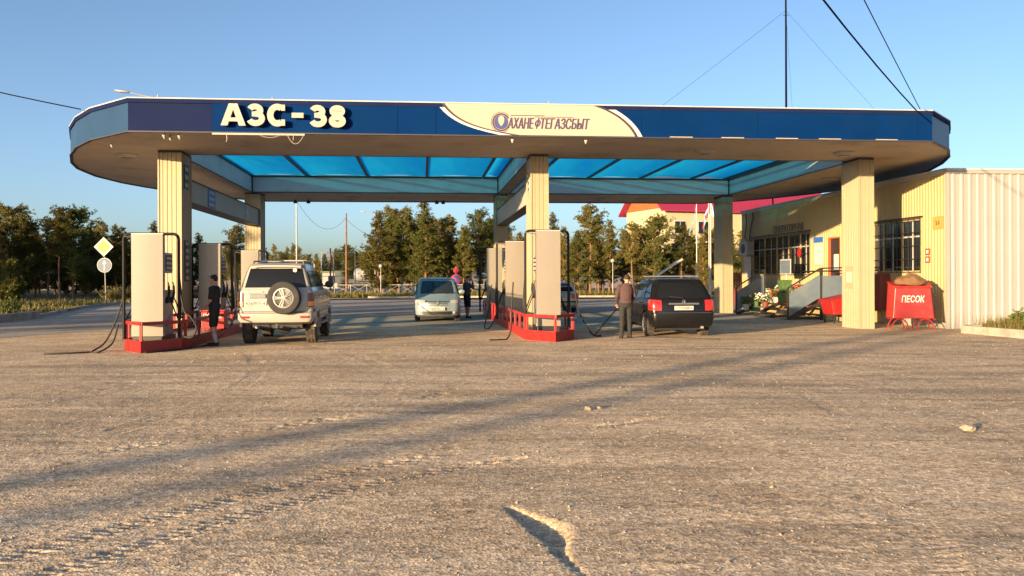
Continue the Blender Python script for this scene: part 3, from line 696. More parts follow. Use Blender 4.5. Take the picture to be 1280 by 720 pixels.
def glyph(ch, w, h):
    k = .145*h/.56; out = []; Y = lambda i: (-.09-.002*i, 0.0)        # stroke half width is k/2+
    t2 = .066*h/.56*1.08
    if ch == 'A':
        mb = MB()
        for pl in ([(0,0),(.27,0),(.325,.19),(.385,.36),(.5,.74),(.5,1),(.33,1)], [(1,0),(.67,1),(.5,1),(.5,.74),(.615,.36),(.675,.19),(.73,0)], [(.325,.19),(.675,.19),(.615,.36),(.385,.36)]):
            n = len(pl); mb.add([(x*w,-.09,z*h) for x,z in pl]+[(x*w,0,z*h) for x,z in pl], [tuple(range(n)), tuple(range(2*n-1,n-1,-1))]+[(i,n+i,n+(i+1)%n,(i+1)%n) for i in range(n)])
        return mb
    elif ch == '3':
        ru = h*.25-t2*.62; rl = h*.28-t2*.52
        out = [stroke(arc(w*.44,h-t2-ru,w*.47-t2,ru,160,-90),t2,*Y(0)), stroke(arc(w*.47,t2+rl,w*.53-t2,rl,90,-160),t2,*Y(1)), stroke([(w*.26,h*.535),(w*.55,h*.535)],t2*.86,*Y(2))]
    elif ch == 'C': out = [stroke(arc(w*.56,h/2,w*.56-t2,h/2-t2,58,302),t2*1.08,*Y(0)), stroke([(w-t2*.8,h*.97),(w-t2*.8,h*.70)],t2*.72,*Y(1)), stroke([(w-t2*.8,h*.03),(w-t2*.8,h*.30)],t2*.72,*Y(2))]
    elif ch == '8': out = [stroke(arc(w*.5,h*.735,w*.46-t2,h*.265-t2,0,345),t2,*Y(0),True), stroke(arc(w*.5,h*.29,w*.5-t2,h*.29-t2,0,345),t2*1.03,*Y(1),True)]
    else: out = [stroke([(0,h/2),(w,h/2)],h/2,*Y(0))]
    mb = MB()
    for o in out: mb.add(o.v,o.f)
    return mb
for ch, u0, u1, z0, z1 in (('A',-7.31,-6.70,5.445,5.995),('3',-6.66,-6.23,5.44,6.0),('C',-6.17,-5.73,5.44,6.0),('-',-5.57,-5.28,5.66,5.785),('3',-5.12,-4.70,5.43,5.99),('8',-4.65,-4.23,5.43,5.99)):
    l = on_front(glyph(ch, u1-u0, z1-z0), u0, z0, -.10).build('letter', M['letter'], canopy, fix=True)
    MB().bx(u0+.12,u0+.16,-.098,-.018,(z0+z1)/2-.02,(z0+z1)/2+.02).build('letter_mount', M['dark_trim'], l)
def bez(p, n=14): return [tuple(((1-t)**3)*a+3*t*(1-t)**2*b+3*t*t*(1-t)*c+t**3*d for a,b,c,d in zip(*p)) for t in [i/n for i in range(n+1)]]
def sign_poly(o, y0, y1, mt, name):
    zt, zb = ZT-.004, ZB+.004
    Lc = bez([(-1.93+o,zt),(-1.58+o,zt-.52),(-.98+o*1.4,zb+.14),(-.30+o*2.6,zb)]); Rc = bez([(3.46-o,zb),(3.30-o,zb+.34),(2.95-o*1.3,zt-.16),(2.52-o*1.9,zt)])
    pol = Lc+Rc
    n = len(pol); mb = MB(); mb.add([(x,y1,z) for x,z in pol]+[(x,y0,z) for x,z in pol], [tuple(range(n)), tuple(range(2*n-1,n-1,-1))]+[(i,n+i,n+(i+1)%n,(i+1)%n) for i in range(n)])
    return mb.build(name, mt, canopy, fix=True)
sign_poly(0,-.030,-.0215, M['sign_white'], 'sign_stripe'); sign_poly(.12,-.035,-.0305, M['sign_dark'], 'sign_stripe'); sign_poly(.20,-.041,-.0355, M['sign_cream'], 'sign_board')
def ring_mb(cx, cz, r0, r1, a0=0, a1=2*PI, n=32, y0=-.046, y1=-.0415):
    mb = MB(); vs = []
    for i in range(n+1):
        a = a0+(a1-a0)*i/n
        for r in (r0,r1):
            for y in (y0,y1): vs.append((cx+r*math.cos(a), y, cz+r*math.sin(a)))
    fs = []
    for i in range(n):
        o = i*4; p = o+4; fs += [(o,o+2,p+2,p),(o+1,p+1,p+3,o+3),(o+2,o+3,p+3,p+2),(o,p,p+1,o+1)]
    return mb.add(vs, fs)
ring_mb(-.27,5.645,.195,.235,.5,2*PI-.35).build('emblem_ring', M['sign_dark'], canopy, fix=True)
ring_mb(-.27,5.645,.255,.268,.75,2*PI-.8).build('emblem_ring', M['sign_dark'], canopy, fix=True)
disc = [(-.27+.185*math.cos(2*PI*i/32), 5.645+.185*math.sin(2*PI*i/32)) for i in range(32)]
def flat(poly, y0, y1, mt, name):
    n = len(poly); return MB().add([(x,y1,z) for x,z in poly]+[(x,y0,z) for x,z in poly], [tuple(range(n)), tuple(range(2*n-1,n-1,-1))]+[(i,n+i,n+(i+1)%n,(i+1)%n) for i in range(n)]).build(name, mt, canopy, fix=True)
flat(disc, -.045, -.0415, mk('emblem_blue', (.04,.05,.16), .5), 'emblem_disc')
drop = [(-.27+.095*math.sin(2*PI*i/24)*(1-.0*i)*(math.sin(PI*i/24))**.6, 5.63-.06+.0+.11-.135*math.cos(2*PI*i/24)) for i in range(24)]
flat(drop, -.05, -.0455, M['sign_cream'], 'emblem_drop')
mk('logo_ink', (.045,.03,.08), .6)
for body, u0, w_ in (('АХАНЕ',-.11,.70), ('ТЕГАЗСБЫТ',.755,1.30)):
    tm_ = MB()
    for k in range(3): q_ = text_mb(body, w_-.02, .285, .005+.0008*k, bold=.0, shear=.25).xf(Matrix.Translation((.011*k,0,0))); tm_.add(q_.v, q_.f)
    on_front(tm_, u0, 5.485, -.0415).build('logo_text', M['logo_ink'], canopy)
el = [(.075+.058*math.cos(2*PI*i/24), .145+.072*math.sin(2*PI*i/24)) for i in range(24)]
ph_ = MB(); q_ = stroke(el,.019,-.005,0,True); ph_.add(q_.v,q_.f); q_ = stroke([(.075,0),(.075,.285)],.018,-.0062,0); ph_.add(q_.v,q_.f)
ph_.v = [(x+.25*z-.04,y,z) for x,y,z in ph_.v]
on_front(ph_, .61, 5.485, -.0415).build('logo_text', M['logo_ink'], canopy, fix=True)
MB().bx(-.04,.86,-.045,-.0415,5.818,5.836).build('logo_rule', M['sign_dark'], canopy); MB().bx(.60,1.62,-.0455,-.042,5.786,5.800).build('logo_rule', M['sign_dark'], canopy)
# strip with loose cable below the left lettering, floodlights, ceiling lamps
gut = MB().bx(-7.55,-5.27,-.05,.02,ZB-.08,ZB-.037).build('cable_tray', M['letter'], canopy)
def sag(a, b, s, n=10): 
    a = Vector(a); b = Vector(b); return [a.lerp(b,i/n)-Vector((0,0,s*4*(i/n)*(1-i/n))) for i in range(n+1)]
MB().tube(sag((-5.7,-.02,ZB-.07),(-5.3,-.02,ZB-.07),.22),.007,5).build('loose_cable', M['letter'], gut)
MB().tube(sag((-6.4,-.02,ZB-.07),(-5.9,-.02,ZB-.08),.06),.007,5).build('loose_cable', M['letter'], gut)
MB().tube([(-7.2,-.02,ZB-.08),(-7.19,-.02,ZB-.2),(-7.21,-.02,ZB-.26)],.007,5).build('loose_cable', M['letter'], gut)
MB().tube([(-5.55,-.02,ZB-.07),(-5.56,-.02,ZB-.2)],.006,5).build('loose_cable', M['letter'], gut)
for (u,v) in ((-8.78,.25),(-8.42,.3),(-10.6,1.9),(.05,.25),(2.0,.25),(-8.7,.5)):
    f = MB().lathe([(.012,0),(.03,.03),(.05,.10),(.048,.12)],10).xf(Matrix.Translation((u,v,ZB-.16)) @ Matrix.Rotation(.5,4,'X')).build('floodlight', M['white_metal'], canopy, smooth=40)
    MB().tube([(u,v,ZB-.10),(u,v,ZB)],.012,6).build('bracket', M['white_metal'], f)
for (u,v) in ((-11.0,4.4),(5.9,2.3),(6.0,18.2),(10.2,6.0+.0),(12.9,9.0),(-5.5,18.2),(8.0,18.2)):
    if v > 4.2 and v < 16 and u < 11.4 and u > -9.5: v = 2.4
    l = MB().lathe([(.32,0),(.32,-.03),(.24,-.09),(.20,-.10)],20,c=(u,v,ZB)).build('ceiling_lamp', M['white_metal'], canopy, smooth=40)
    MB().lathe([(.19,0),(.17,-.025)],20,c=(u,v,ZB-.101)).build('diffuser', M['pump'], l)
for (u,v,z) in ((1.0,.1,ZT+.03),(-8.9,.1,ZT+.03),(-6.1,.15,ZT+.03)): MB().tube([(u,v,z),(u,v,z+.09)],.02,6).build('roof_stub', M['galv'], canopy)
for u in (4.2,5.6,7.1,8.3,9.9): MB().bx(u,u+.62,-.026,-.0215,ZB-.002,ZB+.018).build('edge_strip', M['sign_cream'], canopy)
for (u,v) in ((-8.2,19.6),(-7.6,19.6),(-1.6,19.6),(-1.3,19.6)): MB().lathe([(.03,0),(.09,-.10),(.09,-.16)],8,c=(u,v,ZB-.002)).build('floodlight', M['dark_trim'], canopy)

# ================================================================ FUEL ISLANDS AND DISPENSERS
def island(uc, vt, vb, label, hw=.66):
    t = thing('fuel_island', label, 'fuel island', W(uc,vt,0), YAW, 'red railed fuel islands')
    L = vb-vt; P = [(0,0),(hw*.95,.92),(hw,1.2),(hw,L-.6),(hw*.4,L),(-hw*.4,L),(-hw,L-.6),(-hw,1.2),(-hw*.95,.92)]
    IN = [(x*.93, .06+y*(1-.12/L)) for x,y in P]
    n = len(P); mb = MB()
    mb.add([(x,y,-.01) for x,y in P]+[(x,y,.26) for x,y in P]+[(x,y,.26) for x,y in IN]+[(x,y,.15) for x,y in IN],
           [(i,(i+1)%n,n+(i+1)%n,n+i) for i in range(n)]+[(n+i,n+(i+1)%n,2*n+(i+1)%n,2*n+i) for i in range(n)]+[(2*n+i,2*n+(i+1)%n,3*n+(i+1)%n,3*n+i) for i in range(n)])
    mb.build('kerb', M['red'], t, fix=True)
    MB().add([(x,y,.20) for x,y in IN],[tuple(range(n))]).build('deck', M['concrete'], t)
    R = [(x*.96, .03+y*(1-.06/L)) for x,y in P]
    for i in range(n):
        j = (i+1)%n; a = Vector((*R[i],.635)); b = Vector((*R[j],.635))
        k = max(1, round((b-a).length/1.25))
        if i in (1,7) : pass
        MB().bar(a, b, .055, .075).build('rail', M['red'], t, bevel=.006)
        for q in range(k):
            p = a.lerp(b, q/k); MB().bx(p.x-.03,p.x+.03,p.y-.03,p.y+.03,.255,.60).build('post', M['red'], t, bevel=.005)
    return t
island(-8.42, -2.95, 14.2, 'red railed island with three dispensers beside the white off-roader')
island(1.0, -.92, 16.6, 'red railed island with three dispensers between the blue van and the black wagon')
def dispenser(u, v, label, H=2.62, Wd=.62, shade=None, near=False):
    t = thing('fuel_dispenser', label, 'fuel pump', W(u,v,.20), YAW, 'tall fuel dispensers on the red islands'); h = Wd/2
    H -= .20
    MB().bx(-h+.02,h-.02,-.02,1.12,0,.13).build('plinth', M['black_metal'], t, bevel=.01)
    cp = [(-h,.16)]+[(-h+2*h*k/10, -.02-.007*math.sin(PI*k/10)) for k in range(11)]+[(h,.16)]
    e = MB().prism(cp,.132,H).build('end_panel', M['pump'], t, smooth=30)
    MB().bx(-h-.004,h+.004,-.012,.164,H+.001,H+.022).build('panel_cap', M['pump_grey'], t)
    MB().bx(-h-.003,h+.003,-.01,.162,.134,.20).build('kick_plate', M['pump_grey'], t)
    MB().bx(-h+.05,h-.05,.162,.22,.20,H-.06).build('mast', M['pump_grey'], t)
    MB().bx(-h+.06,h-.06,.25,1.05,.132,1.12).build('cabinet', M['pump'], t, bevel=.015)
    MB().bx(-h+.04,h-.04,.23,1.08,1.123,1.16).build('shelf', M['pump_grey'], t)
    d = MB().bx(-h+.05,h-.05,.30,.98,1.55,2.02).build('display_head', M['pump_grey'], t, bevel=.02)
    MB().bx(-.06,.06,.45,.55,1.162,1.55).build('neck', M['pump_grey'], t); MB().bx(-.06,.06,.75,.85,1.162,1.55).build('neck', M['pump_grey'], t)
    for s in (-1,1):
        x = s*(h-.05); X0 = min(x,x+s*.012); X1 = max(x,x+s*.012)
        q = MB().bx(X0,X1,.36,.92,1.60,1.97).build('screen', M['screen'], d)
        for k in range(3): 
            a = x+s*.013; MB().bx(min(a,a+s*.004),max(a,a+s*.004),.42,.86,1.64+k*.11,1.70+k*.11).build('readout', M['paper'], q)
        a = s*(h-.06)                                     # printed swoosh on the cabinet
        MB().grid(lambda S,T: (a+s*.004, .27+.76*S, .35+.35*S*S+.16*(T-.5)*math.sin(PI*min(1,S+.05))+.02*T), 8, 1).build('printed_band', M['sign_blue'], t)
        for y in (.40,.80):                               # nozzle in its boot
            x0 = s*(h-.045); nz = MB()
            nz.bx(min(x0,x0+s*.05),max(x0,x0+s*.05),y-.05,y+.05,.86,1.0)
            nz.tube([(x0+s*.05,y,.98),(x0+s*.07,y,1.10),(x0+s*.06,y+.02,1.26)],[.03,.028,.022],8)
            nz.tube([(x0+s*.06,y+.02,1.26),(x0+s*.02,y+.10,1.34)],[.014,.012],6)
            nz.build('nozzle', M['rubber'], t, smooth=40)
    g = h+.265; top = H+.02; pts = []
    for s_, (cx) in ((-1,-g),(1,g)):
        c = [(cx,.30,.05),(cx,.30,top-.12)] + [(cx-s_*.12*(1-math.cos(k*PI/8)), .30, top-.12+.12*math.sin(k*PI/8)) for k in range(1,5)]
        pts = pts+c if s_ < 0 else pts+c[::-1]
    MB().tube(pts,.034,8).build('hose_frame', M['pipe_black'], t, smooth=50)
    MB().bar((-g,.30,H*.99),(-h,.10,H*.97),.03,.03).build('brace', M['black_metal'], t)
    for s in (-1,1):
        for y, drop in ((.40,.05),(.80,.12)):
            x0 = s*(h+.02); a = Vector((s*g,.30,1.55)); b = Vector((x0,y,.98)); pp = []
            for i in range(15):
                q = i/14; p = a.lerp(b,q); p.x += s*.14*math.sin(PI*q); p.z -= (1.30-drop)*math.sin(PI*q)**1.2*.62; pp.append(p)
            MB().tube(pp,.016,6).build('hose', M['rubber'], t, smooth=60)
    return t
dispenser(-8.45,-2.35,'front dispenser with bluish white panel at the tip of the island by the left column', 2.62, .68)
dispenser(-8.60, 4.25,'cream dispenser behind the man in black by the white off-roader', 2.64)
dispenser(-8.62,10.6,'third dispenser of the left island, partly behind the white off-roader', 2.64)
dispenser(1.02,.45,'front beige dispenser at the tip of the middle island before the middle column', 2.86, .64)
dispenser(.72,6.1,'beige dispenser right behind the front one of the middle island', 2.80, .62)
dispenser(.62,13.2,'grey shaded dispenser at the far end of the middle island', 2.80, .62)
def ground_hose(name, pts, label, r=.02, mt='rubber', cat='hose', group=None):
    P = [Vector(p) for p in pts]; out = []
    for i in range(len(P)-1):
        p0,p1,p2,p3 = P[max(i-1,0)],P[i],P[i+1],P[min(i+2,len(P)-1)]
        for k in range(8):
            t = k/8; out.append(.5*((2*p1)+(p2-p0)*t+(2*p0-5*p1+4*p2-p3)*t*t+(3*p1-p0-3*p2+p3)*t**3))
    out.append(P[-1]); return tag(MB().tube(out, r, 7).build(name, M[mt], smooth=60), label, cat, group)
def wu(u,v,z): return tuple(W(u,v,z))
ground_hose('fuel_hose', [wu(-9.03,-2.0,1.7),wu(-9.12,-2.05,1.0),wu(-9.35,-2.3,.25),wu(-9.52,-2.7,.03),wu(-9.35,-2.8,.022),wu(-9.16,-2.5,.2),wu(-9.10,-2.3,.6)], 'black hose looping down to the gravel at the left side of the front left dispenser')
ground_hose('fuel_hose', [wu(-9.55,-2.72,.022),wu(-9.9,-2.95,.022),wu(-10.25,-3.05,.022),wu(-10.4,-3.0,.02)], 'black hose end lying flat on the gravel left of the left island')
ground_hose('fuel_hose', [wu(-7.85,-2.0,1.5),wu(-7.72,-2.1,.9),wu(-7.55,-2.2,.75),wu(-7.42,-2.2,.5),wu(-7.5,-2.3,.3),wu(-7.75,-2.2,.32)], 'black hose looped over the rail right of the front left dispenser')
ground_hose('fuel_hose', [wu(-7.85,4.5,1.6),wu(-7.5,2.2,.5),wu(-7.45,-.4,.06),wu(-7.5,-1.2,.022),wu(-7.95,-2.55,.022),wu(-8.3,-3.02,.022)], 'black hose hanging past the man in black and along the red kerb')
ground_hose('fuel_hose', [wu(.10,.7,1.5),wu(.05,.6,.8),wu(.0,.3,.3),wu(-.12,.1,.03),wu(-.35,-.1,.022),wu(-.6,-.15,.022)], 'black hose trailing onto the ground left of the middle island')
ground_hose('fuel_hose', [wu(1.75,.75,1.6),wu(1.85,.8,.9),wu(2.0,.9,.5),wu(2.35,1.2,.05),wu(2.55,1.1,.022),wu(2.5,.95,.022),wu(2.4,1.1,.03),wu(2.8,1.7,.35),wu(3.4,2.4,.82)], 'black hose running from the middle island to the black wagon')
ground_hose('fuel_hose', [wu(-.1,5.6,1.4),wu(-.2,5.5,.6),wu(-.35,5.3,.08),wu(-.2,5.1,.04),wu(.0,5.2,.4),wu(.1,5.4,.7)], 'black hose coiled low beside the second dispenser of the middle island')
ground_hose('ground_cable', [wu(3.6,.45,.012),wu(4.2,.2,.012),wu(4.9,-.35,.012),wu(5.3,-.7,.012)], 'thin dark cable lying on the gravel below the black wagon', .014, cat='cable')
# red sand box on the left island
sb = thing('sand_box', 'small red box with white letters on the left island behind the column', 'sand box', W(-8.0,1.95,.20), YAW)
MB().bx(-.30,.30,0,.5,.06,.52).build('body', M['red'], sb, bevel=.01); MB().bx(-.33,.33,-.03,.53,.525,.57).build('lid', M['red'], sb, bevel=.01)
for x in (-.25,.25):
    for y in (.05,.45): MB().bx(x-.03,x+.03,y-.03,y+.03,0,.058).build('foot', M['red'], sb)
text_mb('ПЕСОК', .5, .14, .006, bold=.02).xf(Matrix.Translation((-.25,-.001,.33))).build('lettering', M['paper'], sb)
tag(MB().lathe([(.02,0),(.10,.0),(.12,.30),(.125,.30),(.11,.02)],12).build('bucket', M['red'], loc=W(-8.05,3.2,.20)), 'red bucket on the left island in front of the second dispenser', 'bucket')

# ================================================================ OPERATOR BUILDING
BU, BV0, BV1, BH = 13.8, 3.0, 20.7, 4.89
bld = thing('operator_building', 'low cream ribbed metal building with barred windows right of the canopy', 'building', W(BU,BV0,0), YAW)
BL = BV1-BV0; BW = 10.0      # local: x into the building (u), y along the side wall (v)
def corr(length, z0, z1, openings, pitch, dep, place):
    """trapezoid-ribbed sheet with openings; place(a, d, z) -> local point, d outward"""
    prof = []; a = 0.0
    while a < length-1e-6:
        for o, d in ((0,0),(pitch*.55,0),(pitch*.65,dep),(pitch*.9,dep)):
            if a+o < length: prof.append((a+o,d))
        a += pitch
    prof.append((length,0)); cuts = sorted({x for q in openings for x in q[:2]}); out = []
    for (a0,d0),(a1,d1) in zip(prof[:-1],prof[1:]):
        out.append((a0,d0))
        for c in cuts:
            if a0+1e-6 < c < a1-1e-6: out.append((c,d0+(d1-d0)*(c-a0)/(a1-a0)))
    out.append(prof[-1]); mb = MB()
    for (a0,d0),(a1,d1) in zip(out[:-1],out[1:]):
        am = (a0+a1)/2; zs = [z0]
        for q in sorted([q for q in openings if q[0] <= am <= q[1]], key=lambda q: q[2]): zs += [q[2], q[3]]
        zs.append(z1)
        for k in range(0,len(zs),2):
            if zs[k+1]-zs[k] > .01: mb.add([place(a0,d0,zs[k]),place(a1,d1,zs[k]),place(a1,d1,zs[k+1]),place(a0,d0,zs[k+1])],[(0,1,2,3)])
    return mb
W1 = (4.42-BV0, 7.62-BV0, 1.76, 3.50); WLw = (12.77-BV0, 19.30-BV0, 1.72, 3.50); DR = (10.05-BV0, 11.10-BV0, .76, 3.18)
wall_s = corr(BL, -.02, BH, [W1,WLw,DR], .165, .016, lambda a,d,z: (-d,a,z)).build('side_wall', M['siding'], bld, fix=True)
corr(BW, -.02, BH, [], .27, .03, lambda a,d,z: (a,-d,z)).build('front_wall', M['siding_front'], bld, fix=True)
MB().bx(.25,BW,.25,BL,0,BH-.05).build('core', mk('interior', (.10,.09,.08), .9), bld)
MB().bx(-.02,BW,BL,BL+.04,0,BH).build('back_wall', M['siding'], bld)
MB().bx(-.10,BW,-.10,BL+.10,BH+.002,BH+.06).build('roof', M['white_metal'], bld)
MB().bx(-.06,BW,-.075,-.035,BH-.10,BH).build('flashing', M['siding_front'], bld); MB().bx(-.062,-.022,-.03,BL,BH-.10,BH).build('flashing', M['white_metal'], bld)
MB().bx(-.035,.06,-.045,.06,0,BH-.102).build('corner_trim', M['siding_front'], bld)
MB().bx(-.03,-.018,.06,BL,-.02,.22).build('base_trim', M['concrete'], bld)
def window(w, name, panes, grille_v, grille_h, mull='siding'):
    a0,a1,z0,z1 = w
    f = MB()
    for q in ((a0-.03,a0+.06,z0-.03,z1+.03),(a1-.06,a1+.03,z0-.03,z1+.03)): f.bx(-.03,.12,q[0],q[1],q[2],q[3])
    f.bx(-.028,.12,a0+.06,a1-.06,z1-.05,z1+.03); f.bx(-.05,.12,a0+.06,a1-.06,z0-.03,z0+.05)
    fr = f.build(name, M['siding'], bld)
    for (p0,p1) in panes:
        x0 = a0+(a1-a0)*p0; x1 = a0+(a1-a0)*p1
        g = MB().bx(.08,.095,x0+.03,x1-.03,z0+.06,z1-.06).build('pane', M['glass_dark'], fr)
        MB().bx(.045,.13,x1-.03,x1+.045,z0+.05,z1-.05).build('mullion', M[mull], fr)
        mb = MB(); k = max(1,int((x1-x0)/.8))
        for q in range(1,k+1): mb.bx(.06,.078,x0+(x1-x0)*q/(k+1)-.02,x0+(x1-x0)*q/(k+1)+.02,z0+.05,z1-.05)
        mb.bx(.062,.077,x0+.03,x1-.03,z0+(z1-z0)*.66,z0+(z1-z0)*.66+.05); mb.build('sash', M['white_metal'], fr)
    for i in range(grille_v+1):
        y = a0+(a1-a0)*i/grille_v; MB().bx(-.062,-.044,y-.010,y+.010,z0-.02,z1+.02).build('grille_bar', M['black_metal'], fr)
    for i in range(grille_h+1):
        z = z0+(z1-z0)*i/grille_h; MB().bx(-.080,-.064,a0-.05,a1+.05,z-.011,z+.011).build('grille_bar', M['black_metal'], fr)
    MB().bx(-.10,-.034,a0-.12,a1+.12,z1+.035,z1+.08).build('lintel', M['brown_metal'], fr)
    return fr
window(W1, 'window', [(0,.40),(.40,.78),(.78,1)], 9, 4, 'siding')
window(WLw, 'window', [(0,.17),(.17,.36),(.36,.56),(.56,.78),(.78,1)], 18, 4, 'siding')
d = MB().bx(-.02,.10,DR[0],DR[0]+.07,DR[2],DR[3]).bx(-.02,.10,DR[1]-.07,DR[1],DR[2],DR[3]).bx(-.02,.10,DR[0]+.07,DR[1]-.07,DR[3]-.06,DR[3]).build('door_frame', M['gable'], bld)
dl = MB().bx(.06,.10,DR[0]+.07,DR[1]-.07,DR[2]+.01,DR[3]-.06).build('door', M['brown_metal'], bld)
MB().bx(.052,.059,DR[0]+.28,DR[0]+.70,DR[2]+1.15,DR[2]+1.75).build('notice', M['paper'], dl); MB().bx(.02,.058,DR[0]+.12,DR[0]+.16,DR[2]+.95,DR[2]+1.1).build('handle', M['steel'], dl)
def on_side(mb, v_left, z, off=-.022):   # lettering read from outside: left end lies at the larger v
    return mb.xf(Matrix.Translation((off, v_left-BV0, z)) @ Matrix.Rotation(-PI/2,4,'Z'))
on_side(text_mb('ОПЕРАТОРНАЯ', 3.2, .33, .02, bold=.012), 16.6, 3.62).build('lettering', mk('letter_grey', (.09,.09,.09), .6), bld)
def plate_side(v0,v1,z0,z1,mt,name,th=.02):
    return MB().bx(-.02-th,-.019,v0-BV0,v1-BV0,z0,z1).build(name, mt, bld, bevel=.004)
ys = plate_side(3.17,3.72,3.10,3.50,mk('sign_tan',(.34,.22,.06),.6),'number_sign'); on_side(text_mb('2.0',.22,.12,.004,bold=.02),3.56,3.24,-.0405).build('lettering', M['sign_dark'], ys)
for z in (2.30,2.05):
    s = plate_side(3.90,4.15,z,z+.21,mk('sign_red'+str(z),(.45,.05,.03),.5),'safety_sign'); MB().bx(-.044,-.0405,3.96-BV0,4.09-BV0,z+.05,z+.16).build('pictogram', M['paper'], s)
plate_side(11.55,12.40,3.03,3.24,M['sign_blue'],'blue_sign'); 
nb = plate_side(11.5,12.32,2.08,2.98,M['white_metal'],'notice_board'); 
for k in range(3): MB().bx(-.044,-.0405,11.56-BV0+k*.25,11.78-BV0+k*.25,2.2,2.86).build('notice', M['paper'], nb)
st = MB().lathe([(.20,-.05),(.20,-.062)],20,'x',(-.045,13.65-BV0,2.66)).build('stop_sign', M['red'], bld)
ac = plate_side(19.0,20.1,2.70,3.35,M['pump_grey'],'air_conditioner',.38)
MB().lathe([(.24,-.402),(.24,-.43)],18,'x',(0,19.55-BV0,3.02)).build('fan_grille', M['black_metal'], ac)
plate_side(19.35,20.25,1.60,2.62,M['white_metal'],'shutter_board',.05)
for q in (((-.03,20.2-BV0,BH),(-.05,20.0-BV0,4.3),(-.05,20.25-BV0,3.6),(-.06,19.8-BV0,3.35)),((-.03,19.2-BV0,BH),(-.06,19.1-BV0,4.5),(-.05,19.5-BV0,3.9),(-.05,19.6-BV0,3.36))):
    MB().tube(q,.02,6).build('cable', M['black_metal'], bld)
# roof edge clutter
MB().tube([(.2,17.2-BV0,BH+.06),(.2,17.3-BV0,BH+.5),(.3,17.1-BV0,BH+.75)],.04,6).build('vent_pipe', M['black_metal'], bld)
# maroon hose cabinet on the wall
mc = thing('hose_cabinet', 'dark red wall cabinet with a dark window below the barred window', 'cabinet', W(BU-.41,6.35,.45), YAW)
cb = MB().bx(0,.38,0,1.25,0,1.28).build('body', M['maroon'], mc, bevel=.01)
MB().bx(-.012,-.001,.08,1.17,.08,1.20).build('door', M['maroon'], mc); MB().bx(-.02,-.013,.50,.82,.30,.92).build('door_window', M['glass_dark'], mc)
# red sand box on hoop legs
sx = thing('sand_box', 'big red steel sand box with white lettering on hoop legs beside the wall', 'sand box', W(12.35,2.55,0), YAW-math.radians(16))
bx_ = MB(); F_ = [(-.58,-.33,.36),(.58,-.33,.36),(.64,.33,.36),(-.64,.33,.36),(-.50,-.26,1.28),(.50,-.26,1.28),(.58,.34,1.42),(-.58,.34,1.42)]
bx_.add(F_,[(0,3,2,1),(4,5,6,7),(0,1,5,4),(1,2,6,5),(2,3,7,6),(3,0,4,7)]); bx_.build('body', M['red'], sx, bevel=.02)
MB().add([(-.54,-.30,1.285),(.54,-.30,1.285),(.60,.37,1.43),(-.60,.37,1.43),(-.54,-.30,1.32),(.54,-.30,1.32),(.60,.37,1.465),(-.60,.37,1.465)],[(0,3,2,1),(4,5,6,7),(0,1,5,4),(1,2,6,5),(2,3,7,6),(3,0,4,7)]).build('lid', M['red'], sx, bevel=.006)
tx = text_mb('ПЕСОК', .66, .21, .008, bold=.02, shear=.18).xf(Matrix.Translation((-.33,-.302,.84)) @ Matrix.Rotation(math.radians(-4.4),4,'X')).build('lettering', M['paper'], sx)
for s in (-1,1):
    for y in (-.25,.28):
        c0 = s*.36; MB().tube([(c0+.24*math.cos(k*PI/10), y, .02+.33*math.sin(k*PI/10)) for k in range(11)],.020,6).build('hoop_leg', M['red'], sx, smooth=60)
    MB().bar((s*.60,-.28,.345),(s*.60,.28,.345),.04,.03).build('runner', M['red'], sx)
for z in (.62,1.02): MB().bar((.585,.05,z),(.72,.10,z+.03),.03,.02).build('hinge_strap', M['red'], sx)
b = bmesh.new(); bmesh.ops.create_icosphere(b, subdivisions=4, radius=1); r = random.Random(3)
for v in b.verts:
    p = v.co.copy(); k = 1+.22*math.sin(p.x*5+1)+.16*math.sin(p.y*7+p.x*3)+.10*math.sin(p.x*13+p.z*9); v.co = Vector((p.x*.46, p.y*.30, max(-.25,p.z)*.20*k))
m_ = bpy.data.meshes.new('canvas_cover'); b.to_mesh(m_); b.free()
cv_ = link('canvas_cover', m_, M['canvas'], smooth=60); tag(cv_, 'crumpled tan canvas lying on top of the red sand box', 'canvas'); 
cv_.location = W(12.35,2.57,1.455); cv_.rotation_euler = (.20,0,YAW-math.radians(16))
# porch: landing, wide stair, guards
po = thing('porch_stair', 'black railed porch stair with grey blue guard panels below the barred windows', 'stair', W(BU,6.9,0), YAW)   # local x: -outwards, y: v-6.9
LZ = .74
for i in range(7): MB().bx(-1.2+i*.165,-1.2+i*.165+.155,.0,9.4,LZ-.04,LZ).build('deck_plank', M['wood'], po)
MB().bx(-1.24,-1.205,.0,9.4,LZ-.16,LZ+.01).build('edge_beam', M['red'], po)
MB().bx(-.06,-.04,.0,9.4,0,LZ-.05).build('back_board', M['siding'], po)
MB().bx(-1.10,-1.06,.0,2.3,.02,LZ-.17).build('skirt', M['siding'], po); MB().bx(-1.10,-1.06,5.2,7.9,.02,LZ-.17).build('skirt', M['siding'], po)
NS = 4
for k in range(1,NS):
    z = LZ*(1-k/NS); x = -1.25-(k-1)*.36
    for (y0,y1,mt) in ((2.35,4.0,'red' if k==1 else 'wood'),(4.05,5.75,'red' if k==1 else 'wood'),(5.8,7.7,'green')): MB().bx(x-.34,x,y0,y1,z-.035,z).build('tread', M[mt], po)
for y in (2.33,4.02,5.77,7.72):
    MB().bar((-1.22,y,LZ-.12),(-2.48,y,.03),.05,.14).build('stringer', M['black_metal'], po)
